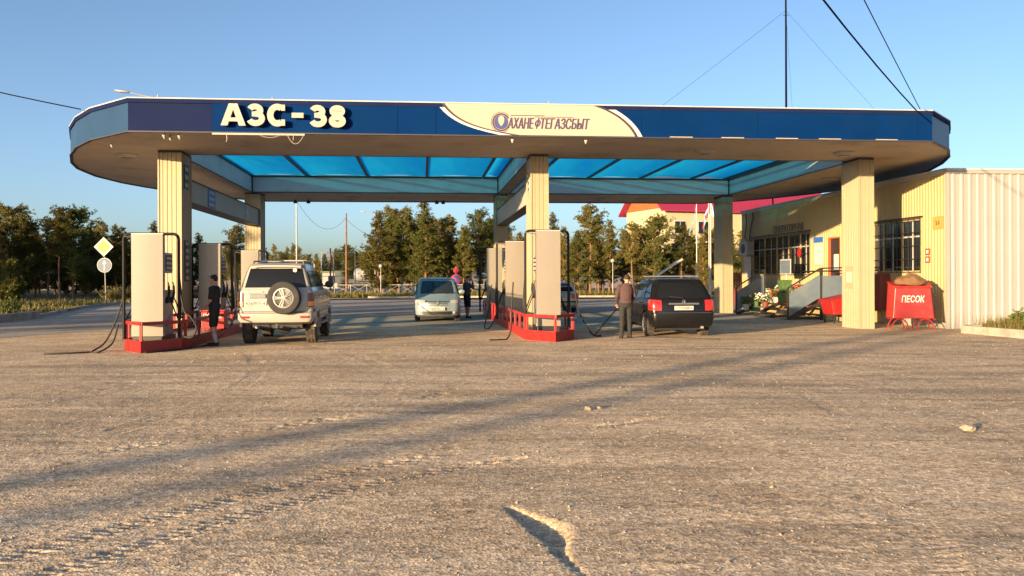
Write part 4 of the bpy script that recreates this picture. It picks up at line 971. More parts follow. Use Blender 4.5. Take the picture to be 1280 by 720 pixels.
def guard(y, x0, z0, x1, z1):
    MB().bar((x0,y,z0+1.2),(x1,y,z1+1.2),.05,.05).build('handrail', M['black_metal'], po)
    MB().add([(x0,y-.008,z0+.12),(x1,y-.008,z1+.12),(x1,y-.008,z1+.98),(x0,y-.008,z0+.98),(x0,y+.008,z0+.12),(x1,y+.008,z1+.12),(x1,y+.008,z1+.98),(x0,y+.008,z0+.98)],[(0,1,2,3),(7,6,5,4),(0,4,5,1),(1,5,6,2),(2,6,7,3),(3,7,4,0)]).build('guard_panel', M['guard'], po, fix=True)
    for x, z in ((x0,z0),(x1,z1)): MB().bx(x-.03,x+.03,y-.03,y+.03,0 if z < .3 else .0,z+1.2).build('post', M['black_metal'], po)
guard(2.27,-2.5,.0,-1.22,LZ); guard(7.80,-2.5,.0,-1.22,LZ)
def rail_v(x,y0,y1,panel_=True):
    MB().bar((x,y0,LZ+1.2),(x,y1,LZ+1.2),.05,.05).build('handrail', M['black_metal'], po)
    if panel_: MB().bx(x-.008,x+.008,y0+.04,y1-.04,LZ+.06,LZ+.92).build('guard_panel', M['guard'], po)
    for y in (y0,y1): MB().bx(x-.025,x+.025,y-.025,y+.025,0,LZ+1.2).build('post', M['black_metal'], po)
rail_v(-1.20,.03,2.2); rail_v(-1.20,7.88,9.38)
MB().bar((-.12,2.4,LZ+1.12),(-.12,9.3,LZ+1.12),.035,.035).build('handrail', M['black_metal'], po)
MB().bar((-1.2,.03,LZ+1.2),(-.05,.03,LZ+1.2),.05,.05).build('handrail', M['black_metal'], po)
# pots, bins, boards on the stair
def flowerpot(u, v, z, r_, h_, mt, n, label, seed, fl):
    t = thing('flowerpot', label, 'flowerpot', W(u,v,z), YAW); rr = random.Random(seed)
    MB().lathe([(r_*.72,0),(r_,h_),(r_*.92,h_),(r_*.85,h_*.85)],14).build('pot', M[mt], t, smooth=40)
    lf = MB(); ff = MB()
    for i in range(n):
        a = rr.uniform(0,2*PI); q = math.sqrt(rr.random())*r_*1.5; p = Vector((q*math.cos(a),q*math.sin(a),h_+rr.uniform(.02,.30)))
        dd = Vector((rr.gauss(0,1),rr.gauss(0,1),rr.uniform(.2,1))).normalized(); e = dd.cross(Vector((rr.random(),rr.random(),.3))).normalized(); l = rr.uniform(.06,.12)
        (ff if i%3 == 0 and fl else lf).add([p,p+dd*l*.5+e*.035,p+dd*l,p+dd*l*.5-e*.035],[(0,1,2,3)])
    MB().tube([(0,0,h_*.8),(0,0,h_+.1)],.03,5).build('stem', M['green'], t)
    stuff(lf.build('leaves', M['leaf'], t))
    if fl: stuff(ff.build('flowers', M[fl], t))
    return t
tz = lambda k: LZ*(1-k/NS)
flowerpot(12.37,13.4,tz(1),.16,.24,'white_metal',140,'white pot of white flowers on the top step',1,'flower_white')
flowerpot(12.37,12.9,tz(1),.17,.22,'white_metal',160,'pale pot of red and green flowers on the top step',2,'flower_red')
flowerpot(12.0,14.2,tz(2),.15,.22,'green',120,'green pot with white blossom on the middle step',3,'flower_white')
flowerpot(11.65,14.45,tz(3),.15,.26,'white_metal',90,'white pot with dark green leaves on the lowest step',4,None)
flowerpot(12.02,13.2,tz(2),.16,.2,'maroon',130,'dark red pot with pale flowers on the middle step',5,'flower_white')
flowerpot(12.95,11.9,LZ,.16,.25,'black_metal',130,'black pot with red flowers on the landing beside the green bin',8,'flower_red')
flowerpot(13.0,13.7,LZ,.2,.28,'sign_blue',120,'blue pot with leaves on the landing below the windows',9,'flower_white')
for i,(z,lab) in enumerate(((tz(1),'green square bin standing on the top step under another'),(tz(1)+.475,'green square bin stacked on top of another on the stair'))):
    t = thing('green_bin', lab, 'bin', W(12.38,12.05,z), YAW)
    MB().add([(-.18,-.24,0),(.18,-.24,0),(.18,.24,0),(-.18,.24,0),(-.2,-.27,.44),(.2,-.27,.44),(.2,.27,.44),(-.2,.27,.44)],[(0,3,2,1),(4,5,6,7),(0,1,5,4),(1,2,6,5),(2,3,7,6),(3,0,4,7)]).build('body', M['green'], t, bevel=.015)
    MB().bx(-.215,.215,-.285,.285,.442,.472).build('lid', M['green'], t, bevel=.008)
t = thing('information_board', 'grey rectangular board on a post above the green bins', 'board', W(12.75,12.75,LZ), YAW)
MB().bx(-.025,.025,-.025,.025,0,1.25).build('post', M['pump_grey'], t); MB().bx(-.05,-.026,-.55,.55,.98,1.62).build('panel', M['pump_grey'], t, bevel=.01); MB().bx(-.056,-.051,-.5,.5,1.03,1.57).build('sheet', M['guard'], t)
# red fire stand near the front right column
fs_ = thing('fire_bin', 'red tapered fire bin on black legs behind the right front column', 'fire bin', W(12.15,7.0,0), YAW)
MB().add([(-.30,-.42,.30),(.30,-.42,.30),(.30,.42,.30),(-.30,.42,.30),(-.38,-.42,.80),(.30,-.42,.95),(.30,.42,.95),(-.38,.42,.80)],[(0,3,2,1),(4,5,6,7),(0,1,5,4),(1,2,6,5),(2,3,7,6),(3,0,4,7)]).build('body', M['red'], fs_, bevel=.015)
MB().add([(-.41,-.45,.805),(.31,-.45,.965),(.31,.45,.965),(-.41,.45,.805),(-.41,-.45,.83),(.31,-.45,.99),(.31,.45,.99),(-.41,.45,.83)],[(0,3,2,1),(4,5,6,7),(0,1,5,4),(1,2,6,5),(2,3,7,6),(3,0,4,7)]).build('lid', M['red'], fs_)
for x in (-.25,.25):
    for y in (-.36,.36): MB().bx(x-.025,x+.025,y-.025,y+.025,0,.298).build('leg', M['black_metal'], fs_)
# planting bed with kerb at the right
kerb_run([wu(13.05,1.0,0)[:2], wu(13.3,-2.6,0)[:2]], .2, .22, L=1.2); kerb_run([wu(13.15,1.12,0)[:2], wu(20,1.6,0)[:2]], .2, .22, L=1.2)
bed = [wu(13.2,1.0,0)[:2],wu(13.4,-6,0)[:2],wu(24,-6,0)[:2],wu(24,1.6,0)[:2]]
sheet('planting_bed', [wu(13.25,1.05,0)[:2],wu(13.5,-2.6,0)[:2],wu(24,-2.6,0)[:2],wu(24,1.6,0)[:2]], .12, M['turf'])
pts = []
for i in range(2300):
    u = 13.6+rg.random()**1.2*6; v = rg.uniform(-1.6,1.25); p = W(u,v,0); pts.append((p.x,p.y,.12,rg.uniform(.4,1.2)))
tag(blades('grass', pts, .12, .42, M['grass'], w=.010, per=6, seed=9), 'tall green grass in the kerbed bed before the ribbed white wall', 'grass')
for i,(u,v,h) in enumerate(((14.3,.4,.55),(14.8,.9,.75),(15.4,.3,.6),(15.9,.8,.8),(16.5,.2,.7))): 
    p = W(u,v,0); b_ = bush('weed', p.x, p.y, .32, h, 34, 'tall leafy weed among the grass of the kerbed bed', 40+i, 'weed', 'weeds in the kerbed bed', w=.022); b_.location.z = .12

# ================================================================ VEHICLES (local frame: y forward, x right, z up)
def lerp(a,b,t): return a+(b-a)*t
class Car:
    def __init__(s, rings): s.r = rings     # dicts z, yf, yr, w, rf, rr, bf, br, dz (hood drop at the front)
    def ring_pts(s, q):
        z,yf,yr,w,rf,rr,bf,br = (q[k] for k in ('z','yf','yr','w','rf','rr','bf','br')); dz = q.get('dz',0); P = []
        n = 6
        for i in range(n): x = (w-rr)*i/n; P.append((x, yr+br*(x/w)**2))
        e = yr+br*((w-rr)/w)**2
        for i in range(7): a = PI/2*i/6; P.append((w-rr+rr*math.sin(a), e+rr*(1-math.cos(a))))
        e2 = yf-bf*((w-rf)/w)**2; ya = e+rr; yb = e2-rf
        for i in range(1,22): P.append((w+.018*math.sin(PI*i/22), lerp(ya,yb,i/22)))
        for i in range(7): a = PI/2*i/6; P.append((w-rf+rf*math.cos(a), yb+rf*math.sin(a)))
        for i in range(1,n+1): x = (w-rf)*(1-i/n); P.append((x, yf-bf*(x/w)**2))
        yc = q.get('yc', 1.0)
        def zz(y): 
            if not dz: return z
            t = min(1,max(0,(y-yc)/(yf-yc))); return z-dz*t*t*(3-2*t)*.5-dz*.5*t
        full = [(x,y,zz(y)) for x,y in P]; return full + [(-x,y,z_) for x,y,z_ in full[-2:0:-1]]
    def mesh(s, name, arches, ar):
        mb = MB(); R = [s.ring_pts(q) for q in s.r]; n = len(R[0]); top = s.r[-1]
        cy = (top['yf']+top['yr'])/2
        for k, cr in ((.6,.022),(.2,.032)): R.append([(x*k, cy+(y-cy)*k, z+cr) for x,y,z in R[len(s.r)-1]])
        vs = [p for r_ in R for p in r_]; fs = [(i*n+j,i*n+(j+1)%n,(i+1)*n+(j+1)%n,(i+1)*n+j) for i in range(len(R)-1) for j in range(n)]
        fs += [tuple(range(n-1,-1,-1)), tuple((len(R)-1)*n+j for j in range(n))]
        me = mb.add(vs,fs).mesh(name)
        b = bmesh.new(); b.from_mesh(me); bmesh.ops.recalc_face_normals(b, faces=b.faces); b.to_mesh(me); b.free()
        w = max(q['w'] for q in s.r); cut = MB()
        for y in arches:
            for sd in (-1,1): cut.lathe([(ar,0),(ar,.42)],24,'x',(sd*w-(.34 if sd > 0 else .08),y,s.wz))
        cm = cut.mesh('cut'); b = bmesh.new(); b.from_mesh(cm); bmesh.ops.recalc_face_normals(b, faces=b.faces); b.to_mesh(cm); b.free()
        co_ = bpy.data.objects.new('cut', cm); C.objects.link(co_)
        def bo(o): m = o.modifiers.new('b','BOOLEAN'); m.object = co_; m.operation = 'DIFFERENCE'; m.solver = 'EXACT'
        out = baked(me, [bo]); bpy.data.objects.remove(co_); return out
    def at(s, z, key):
        r = s.r
        for a, b in zip(r[:-1], r[1:]):
            if a['z'] <= z <= b['z']+1e-9:
                t = 0 if b['z'] == a['z'] else (z-a['z'])/(b['z']-a['z']); return lerp(a[key],b[key],t)
        return r[-1][key] if z > r[-1]['z'] else r[0][key]
    def rear(s, z0, z1, w0, w1, off=.006, x0=None, nu=10, nv=4):
        def fn(a,b):
            z = lerp(z0,z1,b); hw = lerp(w0,w1,b); x = lerp(-hw,hw,a); return (x, s.at(z,'yr')+s.at(z,'br')*(x/s.at(z,'w'))**2-off, z)
        return MB().grid(fn,nu,nv)
    def front(s, z0, z1, w0, w1, off=.006, nu=10, nv=4):
        def fn(a,b):
            z = lerp(z0,z1,b); hw = lerp(w0,w1,b); x = lerp(hw,-hw,a); return (x, s.at(z,'yf')-s.at(z,'bf')*(x/s.at(z,'w'))**2+off, z)
        return MB().grid(fn,nu,nv)
    def corner(s, sd, z0, z1, xin, yl, off=.010, end='rear', nz=4, slant=0.0):
        def path(z):
            w = s.at(z,'w'); k = ('yr','br','rr') if end == 'rear' else ('yf','bf','rf'); sg = 1 if end == 'rear' else -1
            y0 = s.at(z,k[0]); bo = s.at(z,k[1])*sg; r = s.at(z,k[2]); P = []
            for i in range(4): x = xin+(w-r-xin)*i/4; P.append((x, y0+bo*(x/w)**2-sg*off))
            e = y0+bo*((w-r)/w)**2
            for i in range(7): a = PI/2*i/6; P.append((w-r+(r+off)*math.sin(a), e+sg*(r-(r+off)*math.cos(a))))
            for i in range(1,4): P.append((w+off+.008*i/3, e+sg*(r+yl*i/3)))
            return P
        mb = MB(); R = [path(z0+(z1-z0)*j/nz) for j in range(nz+1)]; n = len(R[0])
        vs = [(sd*x, y, z0+(z1-z0)*j/nz+slant*i/n) for j in range(nz+1) for i,(x,y) in enumerate(R[j])]
        return mb.add(vs, [(j*n+i,j*n+i+1,(j+1)*n+i+1,(j+1)*n+i) for j in range(nz) for i in range(n-1)])
    def side(s, sd, q, off=.006):       # q: four (y, z) corners, bottom rear, bottom front, top front, top rear
        def fn(a,b):
            y = lerp(lerp(q[0][0],q[1][0],a), lerp(q[3][0],q[2][0],a), b); z = lerp(lerp(q[0][1],q[1][1],a), lerp(q[3][1],q[2][1],a), b)
            return (sd*(s.at(z,'w')+.018+off), y, z)
        return MB().grid(fn,8,4)
def rg_(z,yf,yr,w,rf=.22,rr=.12,bf=.10,br=.05,dz=0,yc=1.0): return dict(z=z,yf=yf,yr=yr,w=w,rf=rf,rr=rr,bf=bf,br=br,dz=dz,yc=yc)
def wheel(parent, x, y, R, wd, sd, spokes=5, name='wheel', rim='alloy', tread=True, axis='x', mud='tyre_dusty'):
    t = MB().lathe([(R*.60,-wd/2+.01),(R*.72,-wd/2),(R*.93,-wd/2+.01),(R,-wd*.34),(R,wd*.34),(R*.93,wd/2-.01),(R*.72,wd/2),(R*.60,wd/2-.01)],36,axis).build(name, M[mud], parent, smooth=35)
    t.location = (x,y,R) if axis == 'x' else (x,y,0)
    o = wd/2*sd
    hub = MB().lathe([(R*.61,-.01),(R*.62,.005),(R*.56,.008),(R*.54,-.04)] ,30,axis); hub.lathe([(R*.15,-.03),(R*.14,.012),(R*.06,.016)],14,axis)
    hub.lathe([(R*.55,-.07),(R*.54,-.06)],24,axis,m=1)
    for k in range(spokes):
        a = 2*PI*k/spokes+.3; 
        for da in (-.13,.13):
            c0, s0 = math.cos(a+da*1.6), math.sin(a+da*1.6); c1, s1 = math.cos(a+da), math.sin(a+da)
            p = (R*.12*c0,R*.12*s0); q = (R*.57*c1,R*.57*s1)
            hub.bar((.0,p[0],p[1]) if axis == 'x' else (p[1],.0,p[0]), (-.005,q[0],q[1]) if axis == 'x' else (q[1],-.005,q[0]), .05*R/.33, .02)
    Mx = Matrix.Translation((o,0,0) if axis == 'x' else (0,o,0)) @ (Matrix.Identity(4) if sd > 0 else Matrix.Rotation(PI,4,'Z'))
    hub.xf(Mx).build('rim', [M[rim],M['black_metal']], t, smooth=35)
    if tread:
        tr = MB(); n = 30
        for k in range(n):
            for j in (-1,0,1):
                a = 2*PI*(k+.5*(j%2))/n; ca, sa = math.cos(a), math.sin(a); m4 = Matrix.Rotation(a,4,'X') if axis == 'x' else Matrix.Rotation(-a,4,'Y')
                bb = MB().bx(j*wd*.29-wd*.11,j*wd*.29+wd*.11,R-.012,R+.010,-R*PI/n*.62,R*PI/n*.62) if axis == 'x' else MB().bx(-R*PI/n*.62,R*PI/n*.62,j*wd*.29-wd*.11,j*wd*.29+wd*.11,R-.012,R+.010)
                bb.xf(m4); tr.add(bb.v,bb.f)
        stuff(tr.build('tread', M[mud], t))
    return t
mk('tyre_dusty', (.03,.027,.025), .9, var=.3, vscale=6, dirt=(.16,.115,.075), dscale=5, dlo=.48, dhi=.75)
mk('tyre_black', (.022,.022,.022), .85, var=.3, vscale=6, dirt=(.07,.055,.042), dscale=5, dlo=.55, dhi=.9)
def num_plate(parent, x, y, z, txt, front=False, w=.52):
    s = -1 if not front else 1
    p = MB().bx(x-w/2,x+w/2,min(y,y+s*.012),max(y,y+s*.012),z-.056,z+.056).build('number_plate', M['plate'], parent, bevel=.004)
    tm = text_mb(txt, w*.86, .072, .003, bold=.01)
    if front: tm.xf(Matrix.Translation((x+w*.43,y+.0125,z-.036)) @ Matrix.Rotation(PI,4,'Z'))
    else: tm.xf(Matrix.Translation((x-w*.43,y-.0125,z-.036)))
    tm.build('plate_lettering', M['plate_text'], p); return p
def mirror(parent, sd, x, y, z, mt):
    m = MB().lathe([(.02,-.06),(.09,-.05),(.105,0),(.09,.05),(.03,.075)],12,'y').xf(Matrix.Translation((sd*(x+.13),y,z)) @ Matrix.Diagonal((1.15,.9,.95,1))).build('wing_mirror', M[mt], parent, smooth=50)
    MB().bar((sd*(x-.02),y,z-.05),(sd*(x+.08),y,z-.03),.05,.05).build('mirror_arm', M['plastic_black'], m)
    return m

# ---- white off-road wagon with a spare wheel on the tailgate
suv = thing('off_roader', 'dusty white off-road wagon with a spare wheel on its tailgate, back to the camera', 'car', W(-5.86,1.22,0), YAW)
c = Car([rg_(.50,2.06,-2.02,.78), rg_(.56,2.26,-2.28,.86,br=.07), rg_(.64,2.30,-2.32,.90,br=.07), rg_(.77,2.30,-2.31,.90,br=.07), rg_(.80,2.28,-2.20,.885,br=.03,rr=.10),
         rg_(1.05,2.28,-2.19,.895,br=.03,rr=.10), rg_(1.30,2.20,-2.18,.885,br=.03,rr=.10,dz=.10,yc=.9), rg_(1.345,2.08,-2.165,.855,br=.03,rr=.10,dz=.10,yc=.9), rg_(1.365,.98,-2.155,.835,br=.03,rr=.10),
         rg_(1.64,.60,-2.10,.755,br=.03,rr=.09), rg_(1.88,.26,-2.02,.685,br=.04,rr=.09,rf=.15), rg_(1.95,.14,-1.97,.655,br=.04,rr=.09,rf=.15), rg_(1.985,-.02,-1.86,.57,br=.04)])
c.wz = .40
link('body', c.mesh('body',(-1.30,1.38),.47), M['paint_white'], suv, smooth=38)
gm = M['glass_car']
c.rear(1.40,1.86,.735,.62).build('rear_window', gm, suv, smooth=50)
c.front(1.40,1.86,.72,.60).build('windscreen', gm, suv, smooth=50)
for sd in (-1,1):
    c.side(sd,[(-1.98,1.41),(-1.12,1.41),(-1.16,1.82),(-1.86,1.80)]).build('side_window', gm, suv); c.side(sd,[(-1.02,1.41),(-.12,1.41),(-.20,1.82),(-1.06,1.82)]).build('side_window', gm, suv)
    c.side(sd,[(-.03,1.41),(.72,1.41),(.18,1.82),(-.11,1.82)]).build('side_window', gm, suv)
    for y in (-1.06,-.07,.95): c.side(sd,[(y-.006,.66),(y+.006,.66),(y+.006,1.36),(y-.006,1.36)],.003).build('door_gap', M['dark_trim'], suv)
    c.side(sd,[(-1.95,.80),(2.0,.80),(2.0,.88),(-1.95,.88)],.012).build('side_moulding', M['paint_white'], suv)
    for y in (-.9,.1): MB().bar((sd*.925,y,1.15),(sd*.925,y+.18,1.15),.02,.03).build('door_handle', M['chrome'], suv)
    MB().bar((sd*.86,-.85,.47),(sd*.86,.95,.47),.16,.05).build('side_step', M['galv'], suv)
    mirror(suv, sd, .86, .72, 1.46, 'black_metal')
    for y in (-1.30,1.38):                     # flares
        R = .47; fl = MB()
        for k in range(13):
            pass
        fl.tube([(sd*.895,y+R*math.cos(a),.40+R*math.sin(a)) for a in [PI*k/14-.05 for k in range(15)]],.035,6); fl.build('wheel_flare', M['paint_white'], suv, smooth=50)
        wheel(suv, sd*.77, y, .40, .27, sd, 5)
    # tail lamp wrapped round the corner
    l = c.corner(sd,.92,1.27,.76,.06)
    l.build('tail_lamp', mk('tail_smoke',(.14,.05,.06),.2) if sd < 0 else M['tail_smoke'], suv, smooth=50)
    c.corner(sd,.95,1.06,.775,.0,.016).build('indicator', M['lamp_amber'], suv, smooth=50)
    MB().bx(min(sd*.60,sd*.78),max(sd*.60,sd*.78),-2.30,-2.262,.66,.71).build('reflector', M['lamp_red'], suv)
    MB().bx(min(sd*.52,sd*.8),max(sd*.52,sd*.8),2.24,2.275,.98,1.12).build('headlamp', M['lamp_clear'], suv)
    MB().tube([(sd*.60,-1.7,2.0),(sd*.60,-1.6,2.05),(sd*.60,-.3,2.05),(sd*.60,-.15,2.0)],.018,6).build('roof_rail', M['galv'], suv)
MB().bar((-.6,-1.2,2.07),(.62,-1.2,2.07),.04,.03).build('roof_bar', M['galv'], suv); MB().bar((-.6,-.5,2.07),(.62,-.5,2.07),.04,.03).build('roof_bar', M['galv'], suv)
MB().grid(lambda a,b: (lerp(-.60,.60,a), lerp(-2.12,-1.84,b), 1.945+.03*b-.02*(2*a-1)**2), 8, 2).build('spoiler', M['paint_white'], suv, smooth=60)
MB().grid(lambda a,b: (lerp(-.60,.60,a), -2.12+.001, lerp(1.90,1.945,b)-.02*(2*a-1)**2), 8, 1).build('spoiler_lip', M['paint_white'], suv)
sp = bpy.data.objects.new('spare_wheel', None); C.objects.link(sp); sp.parent = suv; sp.location = (.23,-2.36,1.15)
w_ = wheel(sp, 0, 0, .395, .25, -1, 5, name='tyre', axis='y', mud='tyre_black', tread=False)
MB().tube([(.23,-2.19,1.15),(.23,-2.30,1.15)],.08,8).build('spare_bracket', M['black_metal'], suv)
MB().bx(-.62,-.23,-2.215,-2.19,1.14,1.25).build('tailgate_recess', M['chrome'], suv, bevel=.01); MB().bx(-.80,.80,-2.208,-2.192,.815,.828).build('tailgate_gap', M['dark_trim'], suv); MB().bx(-.79,-.30,-2.21,-2.20,1.28,1.31).build('badge', M['pump_grey'], suv)
num_plate(suv, -.47, -2.205, 1.02, 'К567КУ14')
MB().bx(-.60,.60,-1.9,2.0,.40,.52).build('underbody', M['black_metal'], suv); MB().tube([(-.78,-1.30,.40),(.78,-1.30,.40)],.06,8).build('rear_axle', M['black_metal'], suv); MB().lathe([(.02,-.16),(.16,-.1),(.17,0),(.1,.1)],12,'y',(.1,-1.30,.40)).build('differential', M['black_metal'], suv)
MB().tube([(.05,-2.0,.44),(.05,-2.34,.44),(.05,-2.38,.50)],.03,6).build('tow_hitch', M['steel'], suv); MB().tube([(-.45,-1.6,.42),(-.45,-2.2,.44)],.035,8).build('exhaust', M['galv'], suv)
MB().lathe([(.05,0),(.05,.006)],14,'y',(.45,-2.075,1.82)).build('sticker', M['paper'], suv)

# ---- pale blue people carrier facing the camera
van = thing('people_carrier', 'pale blue people carrier facing the camera left of the middle island', 'car', W(-1.75,11.9,0), YAW+PI)
c = Car([rg_(.20,1.98,-2.0,.74,bf=.22,rf=.3), rg_(.28,2.10,-2.05,.82,bf=.24,rf=.32), rg_(.52,2.13,-2.08,.845,bf=.26,rf=.32), rg_(.72,2.10,-2.08,.85,bf=.28,rf=.32), rg_(.92,1.96,-2.05,.845,bf=.30,rf=.32,dz=.16,yc=1.1),
         rg_(.985,1.74,-2.03,.82,bf=.30,rf=.3,dz=.12,yc=1.1), rg_(1.01,1.28,-2.03,.81,bf=.2,rf=.2), rg_(1.30,.86,-1.96,.755,bf=.16,rf=.16), rg_(1.53,.48,-1.86,.68,bf=.14,rf=.16), rg_(1.59,.34,-1.80,.65,bf=.12,rf=.16), rg_(1.62,.15,-1.68,.56)])
c.wz = .31
link('body', c.mesh('body',(-1.28,1.30),.37), M['paint_blue'], van, smooth=38)
c.front(1.04,1.51,.72,.60).build('windscreen', mk('glass_screen',(.02,.022,.022),.04,spec=.5), van, smooth=50); c.rear(1.05,1.50,.66,.56).build('rear_window', gm, van, smooth=50)
for sd in (-1,1):
    c.side(sd,[(-1.75,1.05),(-.62,1.05),(-.66,1.47),(-1.62,1.46)]).build('side_window', gm, van); c.side(sd,[(-.52,1.05),(.30,1.05),(.22,1.47),(-.56,1.47)]).build('side_window', gm, van); c.side(sd,[(.38,1.05),(1.0,1.05),(.52,1.44),(.30,1.47)]).build('side_window', gm, van)
    for y in (-.57,.34): c.side(sd,[(y-.006,.34),(y+.006,.34),(y+.006,1.0),(y-.006,1.0)],.003).build('door_gap', M['dark_trim'], van)
    mirror(van, sd, .80, .92, 1.10, 'paint_blue')
    for y in (-1.28,1.30): wheel(van, sd*.74, y, .31, .2, sd, 7)
    l = c.corner(sd,.66,.80,.46,.03,.012,'front',slant=.06); l.build('headlamp', M['lamp_clear'], van, smooth=50)
    MB().lathe([(.05,0),(.045,.02)],12,'y',(sd*.60,2.0,.36)).build('fog_lamp', M['lamp_clear'], van)
for z in (.62,.68,.74): c.front(z,z+.028,.38,.36,.012).build('grille_slat', M['black_metal'], van)
c.front(.28,.40,.55,.60,.010).build('lower_intake', M['black_metal'], van)
MB().lathe([(.06,0),(.055,.02)],14,'y',(0,2.115,.71)).build('emblem', M['chrome'], van)
num_plate(van, 0, 2.16, .50, 'В597АС14', True)
MB().bx(-.62,.62,-1.8,1.8,.16,.24).build('underbody', M['black_metal'], van)
for x in (-.3,.25): MB().tube([(x,1.36,1.03),(x-.45,1.20,1.09)],.010,5).build('wiper', M['black_metal'], van)
MB().bx(-.1,.1,.50,.56,1.40,1.46).build('inner_mirror', M['plastic_black'], van)

# ---- black estate seen from the rear
blk = thing('black_wagon', 'black estate car with roof rails and glowing red tail lamp, back to the camera', 'car', W(4.66,2.32,0), YAW)
c = Car([rg_(.26,2.0,-1.98,.76,bf=.2,rf=.3), rg_(.33,2.12,-2.06,.84,bf=.22,rf=.3,br=.10,rr=.16), rg_(.50,2.16,-2.09,.87,bf=.24,rf=.3,br=.10,rr=.16), rg_(.64,2.16,-2.08,.875,bf=.24,rf=.3,br=.10,rr=.16), rg_(.665,2.15,-2.03,.87,bf=.24,rf=.3,br=.10,rr=.15),
         rg_(.86,2.08,-2.01,.875,bf=.26,rf=.3,br=.08,rr=.14,dz=.10,yc=.9), rg_(.99,1.90,-1.98,.855,bf=.26,rf=.3,br=.08,rr=.13,dz=.12,yc=.9), rg_(1.015,1.05,-1.96,.835,bf=.2,rf=.2,br=.08,rr=.12), rg_(1.28,.62,-1.80,.755,bf=.15,rf=.16,br=.08), rg_(1.48,.28,-1.64,.68,bf=.12,rf=.16,br=.08), rg_(1.535,.14,-1.58,.65,bf=.12,rf=.16,br=.08), rg_(1.565,-.02,-1.48,.57)])
c.wz = .325
link('body', c.mesh('body',(-1.22,1.33),.39), M['paint_black'], blk, smooth=38)
c.rear(1.06,1.47,.70,.57).build('rear_window', gm, blk, smooth=50); c.front(1.05,1.46,.72,.60).build('windscreen', gm, blk, smooth=50)
for sd in (-1,1):
    c.side(sd,[(-1.72,1.07),(-1.12,1.05),(-1.10,1.44),(-1.46,1.43)]).build('side_window', gm, blk); c.side(sd,[(-1.04,1.05),(-.16,1.05),(-.22,1.44),(-1.03,1.44)]).build('side_window', gm, blk); c.side(sd,[(-.07,1.05),(.82,1.04),(.30,1.42),(-.13,1.44)]).build('side_window', gm, blk)
    for y in (-1.08,-.11,.9): c.side(sd,[(y-.006,.36),(y+.006,.36),(y+.006,1.0),(y-.006,1.0)],.003).build('door_gap', M['dark_trim'], blk)
    for y in (-.95,.05): MB().bar((sd*.895,y,.92),(sd*.895,y+.18,.92),.02,.03).build('door_handle', M['paint_black'], blk)
    mirror(blk, sd, .83, .78, 1.08, 'paint_black')
    for y in (-1.22,1.33): wheel(blk, sd*.765, y, .325, .22, sd, 5)
    l = c.corner(sd,.72,1.0,.60,.12,.012,slant=.02); l.build('tail_lamp', M['lamp_red'], blk, smooth=50)
    MB().bar((sd*.60,-1.42,1.60),(sd*.60,-.05,1.61),.035,.03).build('roof_rail', M['black_metal'], blk)
    for y in (-1.4,-.7,-.1): MB().bx(sd*.60-.02,sd*.60+.02,y-.03,y+.03,1.52,1.59).build('rail_foot', M['black_metal'], blk)
for y in (-1.15,-.35): MB().bar((-.68,y,1.645),(.68,y,1.645),.05,.03).build('roof_bar', M['steel'], blk)
MB().bar((-.42,-2.02,.905),(.42,-2.02,.905),.03,.045).build('chrome_strip', M['chrome'], blk)
num_plate(blk, .0, -2.035, .79, 'С773АМ14')
ring_mb(0,.965,.035,.05,n=20,y0=-2.035,y1=-2.005).build('emblem', M['chrome'], blk, fix=True)
MB().bar((-.02,-1.975,1.06),(-.38,-1.945,1.10),.015,.012).build('wiper', M['black_metal'], blk)
MB().bx(-.75,.75,-2.075,-2.06,.655,.668).build('tailgate_gap', M['dark_trim'], blk)
MB().bx(-.62,.62,-1.85,1.85,.2,.30).build('underbody', M['black_metal'], blk)
MB().tube([(.5,-1.6,.27),(.5,-2.06,.27)],.035,8).build('exhaust', M['galv'], blk)

# ---- silver saloon beyond the middle island
sv = thing('silver_saloon', 'dull silver saloon with red tail lamps behind the front dispenser of the middle island', 'car', W(4.05,19.9,0), YAW)
c = Car([rg_(.24,2.05,-2.1,.74), rg_(.34,2.15,-2.2,.82), rg_(.56,2.17,-2.22,.84), rg_(.80,2.12,-2.20,.84,dz=.06), rg_(.93,2.0,-2.16,.82,dz=.12,yc=.8), rg_(.965,1.0,-1.75,.79), rg_(1.22,.55,-1.40,.70), rg_(1.38,.22,-1.05,.62), rg_(1.42,.05,-.9,.56)])
c.wz = .31
link('body', c.mesh('body',(-1.3,1.3),.37), M['paint_silver'], sv, smooth=38)
c.rear(1.0,1.35,.68,.58).build('rear_window', gm, sv, smooth=50); c.front(1.0,1.35,.68,.56).build('windscreen', gm, sv, smooth=50)
for sd in (-1,1):
    c.side(sd,[(-1.4,1.0),(-.35,1.0),(-.38,1.33),(-1.0,1.33)]).build('side_window', gm, sv); c.side(sd,[(-.27,1.0),(.75,1.0),(.25,1.33),(-.30,1.33)]).build('side_window', gm, sv)
    for y in (-1.3,1.3): wheel(sv, sd*.74, y, .31, .2, sd, 5, tread=False)
    MB().bx(min(sd*.50,sd*.83),max(sd*.50,sd*.83),-2.215,-2.16,.66,.86).build('tail_lamp', M['lamp_red'], sv, bevel=.02); mirror(sv, sd, .78, .7, 1.02, 'paint_silver')
num_plate(sv, 0, -2.215, .72, 'М418КР14'); MB().bx(-.8,.8,-2.235,-2.19,.48,.55).build('bumper_strip', M['plastic_black'], sv)

